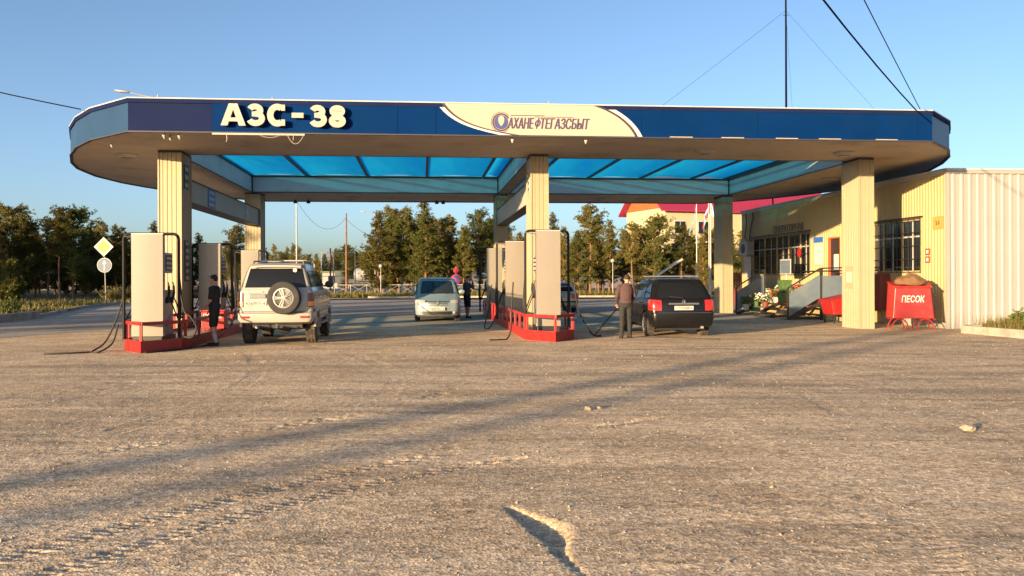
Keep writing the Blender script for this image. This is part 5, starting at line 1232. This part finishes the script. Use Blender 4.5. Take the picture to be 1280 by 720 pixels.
# ================================================================ PEOPLE
def capsule(mb, a, b, ra, rb, n=12):
    a = Vector(a); b = Vector(b); d = (b-a); L = d.length; d.normalize(); pts = []; rs = []
    for k in range(5): t = k/4*PI/2; pts.append(a-d*ra*math.cos(t)); rs.append(max(.002,ra*math.sin(t)))
    for k in range(1,5): t = k/4*PI/2; pts.append(b+d*rb*math.sin(t)); rs.append(max(.002,rb*math.cos(t)))
    mb.tube(pts, rs, n)
def ellipsoid(mb, c, r, rot=None, n=14):
    pr = [(max(.001,math.sin(PI*k/10)), -math.cos(PI*k/10)) for k in range(11)]; q = MB().lathe(pr,n); m4 = Matrix.Translation(c) @ (rot or Matrix.Identity(4)) @ Matrix.Diagonal((*r,1)); q.xf(m4); mb.add(q.v,q.f)
def fuse(mb, voxel, smooth_it=4):
    def rm(o): m = o.modifiers.new('r','REMESH'); m.mode = 'VOXEL'; m.voxel_size = voxel
    def sm(o): m = o.modifiers.new('s','SMOOTH'); m.factor = .5; m.iterations = smooth_it
    return baked(mb.mesh('fused'), [rm, sm])
def person(label, loc, rz, J, tops, bottoms, shoes, cap=None, hair=True, bare_leg=None, sleeves='long', shorts=False):
    """J: joints in a local frame where the figure faces +y"""
    t = thing('person', label, 'person', loc, rz)
    body = MB(); V_ = lambda k: Vector(J[k])
    hd = V_('head'); look = Vector(J.get('look',(0,1,0))).normalized(); rot = look.to_track_quat('Y','Z').to_matrix().to_4x4(); tilt = rot
    ellipsoid(body, hd, (.073,.095,.115), rot); hp = lambda x,y,z: hd + (rot @ Vector((x,y,z)))
    ellipsoid(body, hp(0,.03,-.06), (.052,.062,.06), rot); capsule(body, hp(0,.088,.0), hp(0,.108,-.028), .011, .016, 8)
    for s in (-1,1): ellipsoid(body, hp(s*.074,-.008,-.01), (.012,.022,.032), rot); ellipsoid(body, hp(s*.03,.082,.022), (.022,.014,.009), rot)
    ellipsoid(body, hp(0,.088,-.062), (.024,.012,.010), rot)
    capsule(body, V_('neck'), hp(0,-.015,-.06), .058, .052)
    capsule(body, V_('neck')-Vector((0,0,.05)), V_('chest'), .075, .13); ellipsoid(body, V_('chest'), (.165,.115,.20)); ellipsoid(body, V_('belly'), (.15,.115,.17)); ellipsoid(body, V_('hip'), (.165,.125,.14))
    for s in 'LR':
        capsule(body, V_('sh'+s), V_('el'+s), .055, .042); capsule(body, V_('el'+s), V_('wr'+s), .042, .028)
        w = V_('wr'+s); hdv = Vector(J.get('hand'+s, tuple((w-V_('el'+s)).normalized()))).normalized(); side = hdv.cross(Vector((0,1,.2))).normalized()
        nrm = side.cross(hdv); pal = w+hdv*.05; ellipsoid(body, pal, (.036,.016,.05), Matrix((side,nrm,hdv)).transposed().to_4x4())
        for k, ln in ((-.026,.070),(-.009,.080),(.009,.075),(.025,.060)):
            f0 = w+hdv*.085+side*k; f1 = f0+hdv*ln*.5; f2 = f1+(hdv*.8-nrm*.6)*ln*.5; capsule(body, f0, f1, .0085,.008,6); capsule(body, f1, f2, .008,.007,6)
        th_ = w+hdv*.035+side*-.03; capsule(body, th_, th_+hdv*.045-side*.03, .011,.009,6)
        capsule(body, V_('hp'+s), V_('kn'+s), .082, .056); capsule(body, V_('kn'+s), V_('an'+s), .056, .036); ft = V_('an'+s); fd = Vector(J.get('foot'+s,(0,1,0))); capsule(body, ft-Vector((0,0,.03)), ft+fd*.14-Vector((0,0,.055)), .035,.028)
    link('body', fuse(body,.010,3), M['skin'], t, smooth=180)
    top = MB(); capsule(top, V_('neck')-Vector((0,0,.06)), V_('chest'), .085, .14); ellipsoid(top, V_('chest'), (.185,.135,.215)); ellipsoid(top, V_('belly'), (.172,.138,.20)); ellipsoid(top, V_('hip')+Vector((0,0,.04)), (.178,.14,.11))
    for s in 'LR':
        if sleeves == 'long': capsule(top, V_('sh'+s), V_('el'+s), .068,.055); capsule(top, V_('el'+s), V_('wr'+s), .055,.040)
        else: capsule(top, V_('sh'+s), V_('sh'+s).lerp(V_('el'+s),.78), .070,.062)
    if sleeves == 'long': capsule(top, V_('neck')+Vector((.05,-.05,-.03)), V_('neck')+Vector((-.05,-.05,-.03)), .06,.06)
    tm = fuse(top,.012,4); 
    for v in tm.vertices: v.co += Vector((math.sin(v.co.z*38+v.co.x*9), math.cos(v.co.z*31+v.co.y*11), 0))*.0035
    link('top', tm, M[tops], t, smooth=180)
    bt = MB(); ellipsoid(bt, V_('hip'), (.175,.135,.145))
    for s in 'LR':
        if shorts: k = V_('kn'+s); capsule(bt, V_('hp'+s), k+Vector((0,0,.02)), .100,.082)
        else: capsule(bt, V_('hp'+s), V_('kn'+s), .096,.072); capsule(bt, V_('kn'+s), V_('an'+s)-Vector((0,0,.03)), .072,.058)
    bmh = fuse(bt,.012,4)
    for v in bmh.vertices: v.co += Vector((math.sin(v.co.z*42+v.co.x*7), math.cos(v.co.z*35), 0))*.003
    link('trousers' if not shorts else 'shorts', bmh, M[bottoms], t, smooth=180)
    for s in 'LR':
        a = V_('an'+s); fd = Vector(J.get('foot'+s,(0,1,0))).normalized(); sh = MB(); capsule(sh, a+Vector((0,0,-.03))-fd*.03, a+fd*.15+Vector((0,0,-.05)), .045,.038)
        sm = fuse(sh,.010,2)
        for v in sm.vertices: v.co.z = max(v.co.z, .003)
        link('shoe', sm, M[shoes], t, smooth=180)
        if bare_leg: 
            sk = MB(); sk.tube([V_('kn'+s).lerp(a,.45), V_('kn'+s).lerp(a,.7), a+Vector((0,0,.0))],[.056,.050,.046],12); link('sock', sk.mesh('sock'), M[bare_leg], t, smooth=180)
    if hair or cap:
        h_ = MB(); ellipsoid(h_, hp(0,-.012,.026), (.080,.099,.100), rot)
        if cap: 
            capsule(h_, hp(-.04,.095,.055), hp(.04,.095,.055), .02,.02,8); capsule(h_, hp(-.035,.14,.045), hp(.035,.14,.045), .014,.014,8)
        hm = fuse(h_,.010,2)
        lo = rot.inverted()
        b = bmesh.new(); b.from_mesh(hm); bad = [v for v in b.verts if (lo @ (v.co-hd)).y > .045 and (lo @ (v.co-hd)).z < .05 or (lo @ (v.co-hd)).z < -.07]
        bmesh.ops.delete(b, geom=bad, context='VERTS'); b.to_mesh(hm); b.free(); link('cap' if cap else 'hair', hm, M[cap or 'hair'], t, smooth=180)
    return t
def std(dx=0): return dict(head=(0,.03,1.60),neck=(0,0,1.45),chest=(0,0,1.25),belly=(0,.01,1.08),hip=(0,0,.93),shL=(-.18,0,1.38),shR=(.18,0,1.38),elL=(-.25,-.03,1.10),elR=(.25,-.03,1.10),wrL=(-.24,.08,.86),wrR=(.24,.08,.86),
    hpL=(-.09,0,.90),hpR=(.09,0,.90),knL=(-.10,.02,.50),knR=(.10,.02,.50),anL=(-.11,-.01,.085),anR=(.11,-.01,.085))
# man in black beside the white off-roader, facing left
J = std(); J.update(elR=(.22,.02,1.10), wrR=(.17,.17,.88), elL=(-.22,.02,1.10), wrL=(-.15,.20,.92), look=(0,1,.12), knR=(.10,.04,.50), anR=(.12,.05,.085), anL=(-.11,-.08,.085))
person('man in black shirt, shorts and cap standing between the white off-roader and the red island', W(-7.30,-.95,0), YAW+PI/2-.15, J, 'cloth_black','cloth_black','cloth_black', cap='cloth_black', bare_leg='sock', sleeves='short', shorts=True)
# man by the pale van, hand at his face, facing right
J = std(); J.update(elR=(.22,.16,1.20), wrR=(.10,.20,1.47), handR=(-.3,-.2,1), elL=(-.24,.02,1.10), wrL=(-.18,.16,.95), look=(0,1,-.25), anL=(-.10,.06,.085), anR=(.12,-.05,.085))
person('man in grey jacket and black knee-length shorts raising a hand beside the pale van', W(-.52,12.85,0), YAW-PI/2+.55, J, 'cloth_grey','cloth_black','cloth_black', sleeves='long', shorts=True)
# man at the black wagon, back to the camera
J = std(); J.update(elR=(.25,.08,1.12), wrR=(.24,.30,1.02), elL=(-.24,.02,1.10), wrL=(-.20,.16,.92), look=(.25,1,-.15), anL=(-.14,-.06,.085), anR=(.12,.08,.085), head=(.06,.12,1.58), neck=(.03,.06,1.44), chest=(.02,.04,1.25), belly=(.01,.03,1.08), shL=(-.16,.05,1.37), shR=(.20,.07,1.36), knR=(.11,.08,.50))
person('man in dark brown jacket and black trousers filling the black wagon, back to the camera', W(3.06,.22,0), YAW, J, 'cloth_brown','cloth_black','cloth_black', sleeves='long')

# ================================================================ SIGNS, POLES, WIRES, FAR THINGS
def px3(x, y, d): return Vector(((x-640)/1119.66*d, d, 1.6-(y-348-(x-640)*-.0035)/1119.66*d))
sg = thing('road_sign', 'yellow diamond priority sign above a round blue arrow sign on a grey post', 'road sign', (-30.0,65.9,.03))
MB().tube([(.12,0,0),(.0,0,4.6)],.038,8).build('post', M['galv'], sg)
def sq(s, y0, y1, mt, nm, z, par=None):
    return MB().add([(0,y0,z-s),(s,y0,z),(0,y0,z+s),(-s,y0,z),(0,y1,z-s),(s,y1,z),(0,y1,z+s),(-s,y1,z)],[(0,1,2,3),(7,6,5,4),(0,4,5,1),(1,5,6,2),(2,6,7,3),(3,7,4,0)]).build(nm, mt, par or sg, fix=True)
dm = sq(.72,-.075,-.055,M['paper'],'diamond_plate',4.0); sq(.52,-.082,-.076,M['yellow'],'diamond_field',4.0,dm)
rd = MB().lathe([(.54,-.055),(.54,-.075)],28,'y',(.05,0,2.65)).build('round_plate', M['paper'], sg, fix=True); MB().lathe([(.50,-.076),(.50,-.082)],28,'y',(.05,0,2.65)).build('round_field', mk('arrow_blue',(.014,.045,.11),.5), rd, fix=True)
MB().bx(.01,.09,-.088,-.083,2.25,2.75).add([(-.10,-.0885,2.74),(.20,-.0885,2.74),(.05,-.0885,3.05)],[(0,1,2)]).build('arrow', M['paper'], rd)
ns = thing('no_parking_sign', 'round blue no parking sign with red ring and bar beside the pale van', 'road sign', (px_at(570,52),52,.01))
MB().tube([(0,.03,0),(0,.03,2.3)],.03,8).build('post', M['galv'], ns)
nr = MB().lathe([(.30,-.0),(.30,-.02)],24,'y',(0,0,1.55)).build('plate', M['sign_blue'], ns, fix=True)
ring_mb(0,1.55,.22,.30,n=28,y0=-.028,y1=-.021).build('red_ring', mk('ring_red',(.55,.03,.06),.5), nr, fix=True)
MB().bar((-.16,-.025,1.71),(.16,-.025,1.39),.008,.07).build('red_bar', M['ring_red'], nr)
MB().lathe([(.16,0),(.16,-.02)],20,'y',(0,0,2.07)).build('upper_plate', M['ring_red'], ns, fix=True)
# roadside light whose arm shows above the left end of the canopy
lp = thing('street_lamp', 'street lamp with slanting arm and pale head behind the left end of the canopy', 'street lamp', (-17.75,45.5,0))
MB().tube([(0,0,0),(0,0,6),(.0,0,10.75)],[.11,.09,.06],10).build('pole', M['galv'], lp); MB().tube([(0,0,10.6),(-.5,0,10.85),(-1.7,0,11.12)],.03,6).build('arm', M['galv'], lp)
MB().lathe([(.02,-.42),(.09,-.36),(.13,-.05),(.10,.30),(.03,.40)],12,'x').xf(Matrix.Translation((-2.0,0,11.17)) @ Matrix.Rotation(.12,4,'Y') @ Matrix.Diagonal((1,1,.6,1))).build('lamp_head', M['galv'], lp, smooth=50)
def lamp_post(x, d, h, label, arm=None, r=.07, mt='galv', bulb=False):
    t = thing('lamp_post', label, 'lamp post', (px_at(x,d),d,.02)); MB().tube([(0,0,0),(0,0,h)],[r,r*.7],8).build('pole', M[mt], t)
    if arm: MB().tube([(0,0,h-.1),(arm*.6,0,h+.25),(arm,0,h+.35)],.03,6).build('arm', M[mt], t); MB().bx(arm-.35 if arm<0 else arm-.1,arm+.1 if arm<0 else arm+.35,-.1,.1,h+.30,h+.40).build('lamp_head', M[mt], t, bevel=.02)
    if bulb: MB().lathe([(.03,0),(.16,.08),(.19,.2),(.14,.32),(.03,.36)],12,c=(0,0,h)).build('globe', M['lamp_clear'], t, smooth=50)
    return t
lamp_post(371,70,9.3,'thin pale pole rising behind the roof of the white off-roader')
lamp_post(433,82,7.6,'brown wooden pole standing left of the big pines', r=.10, mt='bark')
lamp_post(469,90,8.0,'lamp post with a long arm in front of the big pines', arm=-1.1)
lamp_post(476,78,2.5,'low globe lamp at the edge of the big pines', bulb=True, r=.04)
lamp_post(766,78,2.9,'low globe lamp between the pines and the black wagon', bulb=True, r=.04)
lamp_post(393,60,2.6,'short pale post right of the white off-roader roof', r=.06)
def wire(pts, label, r=.012, s=.0, group=None, cat='wire'):
    return tag(MB().tube(sag(pts[0],pts[1],s,20), r, 5).build('wire', M['wire_black']), label, cat, group)
wire((px3(371,250,70),px3(433,272,82)),'thin wire sagging between two poles behind the off-roader',.012,1.6); wire((px3(433,274,82),px3(469,298,90)),'thin wire running from the wooden pole into the pines',.012,.2)
# mast on the canopy roof with guys
mp = Vector((px_at(983.5,36.5),36.5,ZT-.032))
ms_ = thing('antenna_mast', 'tall thin mast rising from the canopy roof near its right end', 'mast', mp); MB().tube([(0,0,0),(0,0,9.6)],[.05,.032],8).build('pole', M['wire_black'], ms_); MB().tube([(-.12,0,6.2),(.12,0,6.2)],.012,5).build('collar', M['brown_metal'], ms_)
hp_ = mp+Vector((0,0,6.4))
wire((hp_, W(4.0,17.2,ZT-.02)+Vector((0,0,0))),'thin guy wire from the mast down to the canopy roof on the left',.006,.1); wire((hp_, W(16.2,19.4,BH+.06)),'thin guy wire from the mast towards the far roof corner',.0045,.05); wire((hp_, W(20.5,13.0,BH+.06)),'thin guy wire from the mast down to the right over the roof',.0045,.1)
pole_b = thing('utility_pole', 'wooden utility pole behind the photographer that carries the canopy supply cables', 'utility pole', (-21.5,-28,0)); MB().tube([(0,0,0),(0,0,12.6)],[.16,.11],10).build('pole', M['bark'], pole_b); MB().bar((-.9,.5,12.2),(.9,-.5,12.2),.1,.1).build('crossarm', M['bark'], pole_b)
wire((W(11.25,.25,ZT+.03),Vector((-21.5,-28,12.2))),'thick black supply cable dropping from the sky to the right canopy corner',.018,1.6); wire((W(11.4,.3,ZT+.03),Vector((-20.6,-28.5,12.25))),'thin second cable beside the thick supply cable at the right canopy corner',.011,.3)
pole_l = thing('utility_pole', 'wooden utility pole left of the lot carrying one wire to the canopy', 'utility pole', (-30,24.2,0)); MB().tube([(0,0,0),(0,0,12.2)],[.15,.10],10).build('pole', M['bark'], pole_l); MB().bx(-.5,.5,-.05,.05,11.8,11.9).build('crossarm', M['bark'], pole_l)
wire((W(-11.35,1.75,ZT+.03),Vector((-29.9,24.2,11.85))),'black wire running left from the rounded canopy corner',.016,.5)
# twin-leg power pole behind the photographer: its two long shadows cross the lot
hpz = thing('power_pole', 'twin-legged wooden power pole behind the photographer on the side of the sun', 'utility pole', (-45.5,-45.2,0))
nvec = Vector((math.cos(SUN_AZ),-math.sin(SUN_AZ),0))
MB().tube([(0,0,0),(0,0,11.5)],[.24,.2],10).build('leg', M['bark'], hpz); q = nvec*1.18; MB().tube([q,q+Vector((0,0,11.0))],[.19,.15],10).build('leg', M['bark'], hpz); MB().bar(Vector((0,0,10.6)),q+Vector((0,0,10.6)),.12,.12).build('crossarm', M['bark'], hpz)
# flags
def flag(x, d, h, kind, label, seed):
    t = thing('flagpole', label, 'flagpole', (px_at(x,d),d,.02), 0, None); MB().tube([(0,0,0),(0,0,h)],[.045,.03],8).build('pole', M['white_metal'], t)
    cols = kind; r = random.Random(seed)
    for k, cname in enumerate(cols):
        n = len(cols)
        def fn(a,b):
            y = (k+b)/n; xx = .05+.62*a+.06*math.sin(a*9+seed)-.30*(1-y)*a; zz = h-.1-y*.95*(1-.45*a)-1.75*a**1.1
            return (xx*(1 if seed == 5 else -1), .08*math.sin(a*7+y*3+seed), zz)
        MB().grid(fn,10,3).build('flag_cloth', M[cname], t, smooth=60)
flag(871,68,7.2,['flag_grey'],'flagpole with a limp grey blue flag left of the tricolour',2); flag(886.5,68,7.4,['flag_white','flag_blue','flag_red'],'flagpole with a drooping white blue and red tricolour',3); flag(888.5,71,7.7,['flag_sky','flag_white'],'flagpole with a hanging light blue flag by the far right column',5)
# house with the red roof
hs = thing('house', 'big cream house with magenta roof and orange boarded gable behind the pines', 'house', (px_at(832,118),118,0), math.radians(20))
Wd_, Ln, EH, RH = 11.0, 26.5, 10.9, 15.6     # gable side lies to the left (x<0 side), length runs along +x
MB().bx(0,Ln,0,Wd_,0,EH).build('wall', M['house_wall'], hs)
gb = MB().add([(-.02,0,EH),(-.02,Wd_,EH),(-.02,Wd_/2,RH),(.3,0,EH),(.3,Wd_,EH),(.3,Wd_/2,RH)],[(0,2,1),(3,4,5),(0,3,5,2),(1,2,5,4),(0,1,4,3)]).build('gable', M['gable'], hs, fix=True)
for k in range(14):
    y = Wd_*(k+.5)/14; hh = (RH-EH)*(1-abs(y-Wd_/2)/(Wd_/2)); MB().bx(-.06,-.025,y-.30,y+.30,EH,EH+max(.1,hh-.25)).build('gable_board', M['gable'], gb)
for s in (0,1):
    y0 = -.7 if s == 0 else Wd_+.7; rf = MB().add([(-1.0,y0,EH-.55),(Ln+1,y0,EH-.55),(Ln+1,Wd_/2,RH+.1),(-1.0,Wd_/2,RH+.1),(-1.0,y0,EH-.35),(Ln+1,y0,EH-.35),(Ln+1,Wd_/2,RH+.3),(-1.0,Wd_/2,RH+.3)],[(0,1,2,3),(7,6,5,4),(0,4,5,1),(1,5,6,2),(2,6,7,3),(3,7,4,0)]).build('roof', M['roof_red'], hs, fix=True)
for k in range(7):
    for z in (1.6,4.6,7.4):
        x = 1.3+k*3.6; w = MB().bx(x,x+1.8,-.04,.05,z,z+1.8).build('window', M['white_metal'], hs)
        for j in (0,1): MB().bx(x+.12+j*.84,x+.86+j*.84,-.06,-.041,z+.12,z+1.68).build('pane', M['glass_dark'], w)
MB().bx(14,22,-4,-.05,0,9.4).build('wing', M['house_wall'], hs); MB().add([(13.5,-4.6,9.2),(22.5,-4.6,9.2),(22.5,0,11.6),(13.5,0,11.6)],[(0,1,2,3)]).build('wing_roof', M['roof_red'], hs)
# low fence before the pines, frame, far yard
fn_ = thing('railing_fence', 'low metal railing fence along the grass left of the big pines', 'fence', (px_at(398,80),80,.02))
fl_ = px_at(640,80)-px_at(398,80)
for i in range(13):
    x = fl_*i/12; MB().tube([(x,0,0),(x,0,1.1)],.03,6).build('post', M['galv'], fn_)
    if i < 12:
        a = fl_/12; MB().bar((x,0,1.05),(x+a,0,1.05),.04,.04).build('rail', M['galv'], fn_); MB().bar((x,0,.25),(x+a,0,.25),.04,.04).build('rail', M['galv'], fn_)
        MB().bar((x,.0,.27),(x+a,.0,1.03),.02,.02).build('brace', M['galv'], fn_); MB().bar((x,.03,1.03),(x+a,.03,.27),.02,.02).build('brace', M['galv'], fn_)
go = thing('gantry_frame', 'thin rectangular pipe frame standing in the far yard', 'frame', (px_at(402,98),98,.02)); gw = px_at(444,98)-px_at(402,98)
MB().tube([(0,0,0),(0,0,4.5)],.05,6).build('post', M['galv'], go); MB().tube([(gw,0,0),(gw,0,4.5)],.05,6).build('post', M['galv'], go); MB().tube([(0,0,4.45),(gw,0,4.45)],.05,6).build('crossbar', M['galv'], go); MB().tube([(0,0,1.9),(gw,0,1.9)],.04,6).build('crossbar', M['galv'], go)
tag(MB().tube([(0,0,0),(0,0,4.9)],[.10,.08],8).build('red_post', M['maroon'], loc=(px_at(413,96),96,.02)), 'dark red post beside the pipe frame in the far yard', 'post')
tag(MB().tube([(0,0,0),(0,0,4.6)],[.08,.07],8).build('green_post', M['white_metal'], loc=(px_at(417,97),97,.02)), 'pale post next to the dark red post in the far yard', 'post')
tk = thing('tank_truck', 'white tank trailer parked far off left of the big pines', 'truck', (px_at(462,150),150,0))
MB().lathe([(.4,-2.6),(1.1,-2.4),(1.2,0),(1.1,2.4),(.4,2.6)],18,'x',(0,0,2.3)).build('tank', M['far_white'], tk, smooth=50); MB().bx(-2.6,2.6,-.9,.9,.75,1.1).build('chassis', M['far_dark'], tk)
for x in (-1.8,-.7,1.9):
    for y in (-.85,.85): MB().lathe([(.5,-.14),(.5,.14)],14,'y',(x,y,.5)).build('wheel', M['rubber'], tk)
kt = thing('kiosk', 'small white and green kiosk in the far yard', 'kiosk', (px_at(424,155),155,0)); MB().bx(-2.6,2.4,-1.5,1.5,0,2.7).build('wall', M['far_white'], kt); MB().bx(-2.9,2.7,-1.8,1.8,2.7,2.95).build('roof', M['green'], kt); MB().bx(-1.6,.2,-1.53,-1.501,.9,2.1).build('window', M['glass_dark'], kt)
tr2 = thing('box_truck', 'dark box truck standing between the kiosk and the tank trailer', 'truck', (px_at(441,152),152,0)); MB().bx(-2.8,1.4,-1.2,1.2,.9,3.0).build('box', M['far_dark'], tr2); MB().bx(1.45,3.0,-1.1,1.1,.7,2.5).build('cab', M['far_dark'], tr2)
for x in (-2,2.2):
    for y in (-1,1): MB().lathe([(.5,-.14),(.5,.14)],14,'y',(x,y,.5)).build('wheel', M['rubber'], tr2)
sheet('yard', [(-60,112),(-14,112),(-10,145),(-60,145)], .06, M['path'])
# dark lean-to with a pale sloping edge behind the black wagon
lt = thing('lean_to', 'dark timber lean-to with a pale sloping roof edge before the pines', 'shelter', (px_at(823,66),66,.02))
MB().bar((-.1,0,1.75),(1.75,0,2.95),.5,.12).build('roof_edge', M['beam'], lt); MB().add([(0,.1,1.75),(1.7,.1,2.88),(1.7,1.6,2.88),(0,1.6,1.75),(0,.1,1.80),(1.7,.1,2.93),(1.7,1.6,2.93),(0,1.6,1.80)],[(0,3,2,1),(4,5,6,7),(0,1,5,4),(1,2,6,5),(2,3,7,6),(3,0,4,7)]).build('roof', M['far_dark'], lt)
MB().bx(.1,1.65,1.4,1.5,0,1.8).build('back', M['far_dark'], lt)
for x, h in ((.05,1.78),(1.65,2.85)): MB().bx(x-.05,x+.05,.3,.4,0,h).build('post', M['wood'], lt)
pf = thing('picket_fence', 'dark red picket fence by the far right column of the canopy', 'fence', (px_at(899,52),52,.01))
for i in range(14): MB().bx(i*.14,i*.14+.09,0,.03,0,1.9+.05*math.sin(i*2)).build('picket', M['maroon'], pf)
MB().bx(0,1.95,.031,.07,.4,.5).build('rail', M['maroon'], pf); MB().bx(0,1.95,.031,.07,1.4,1.5).build('rail', M['maroon'], pf)
print('objects', len(bpy.data.objects), 'tris', sum(len(m.polygons) for m in bpy.data.meshes))
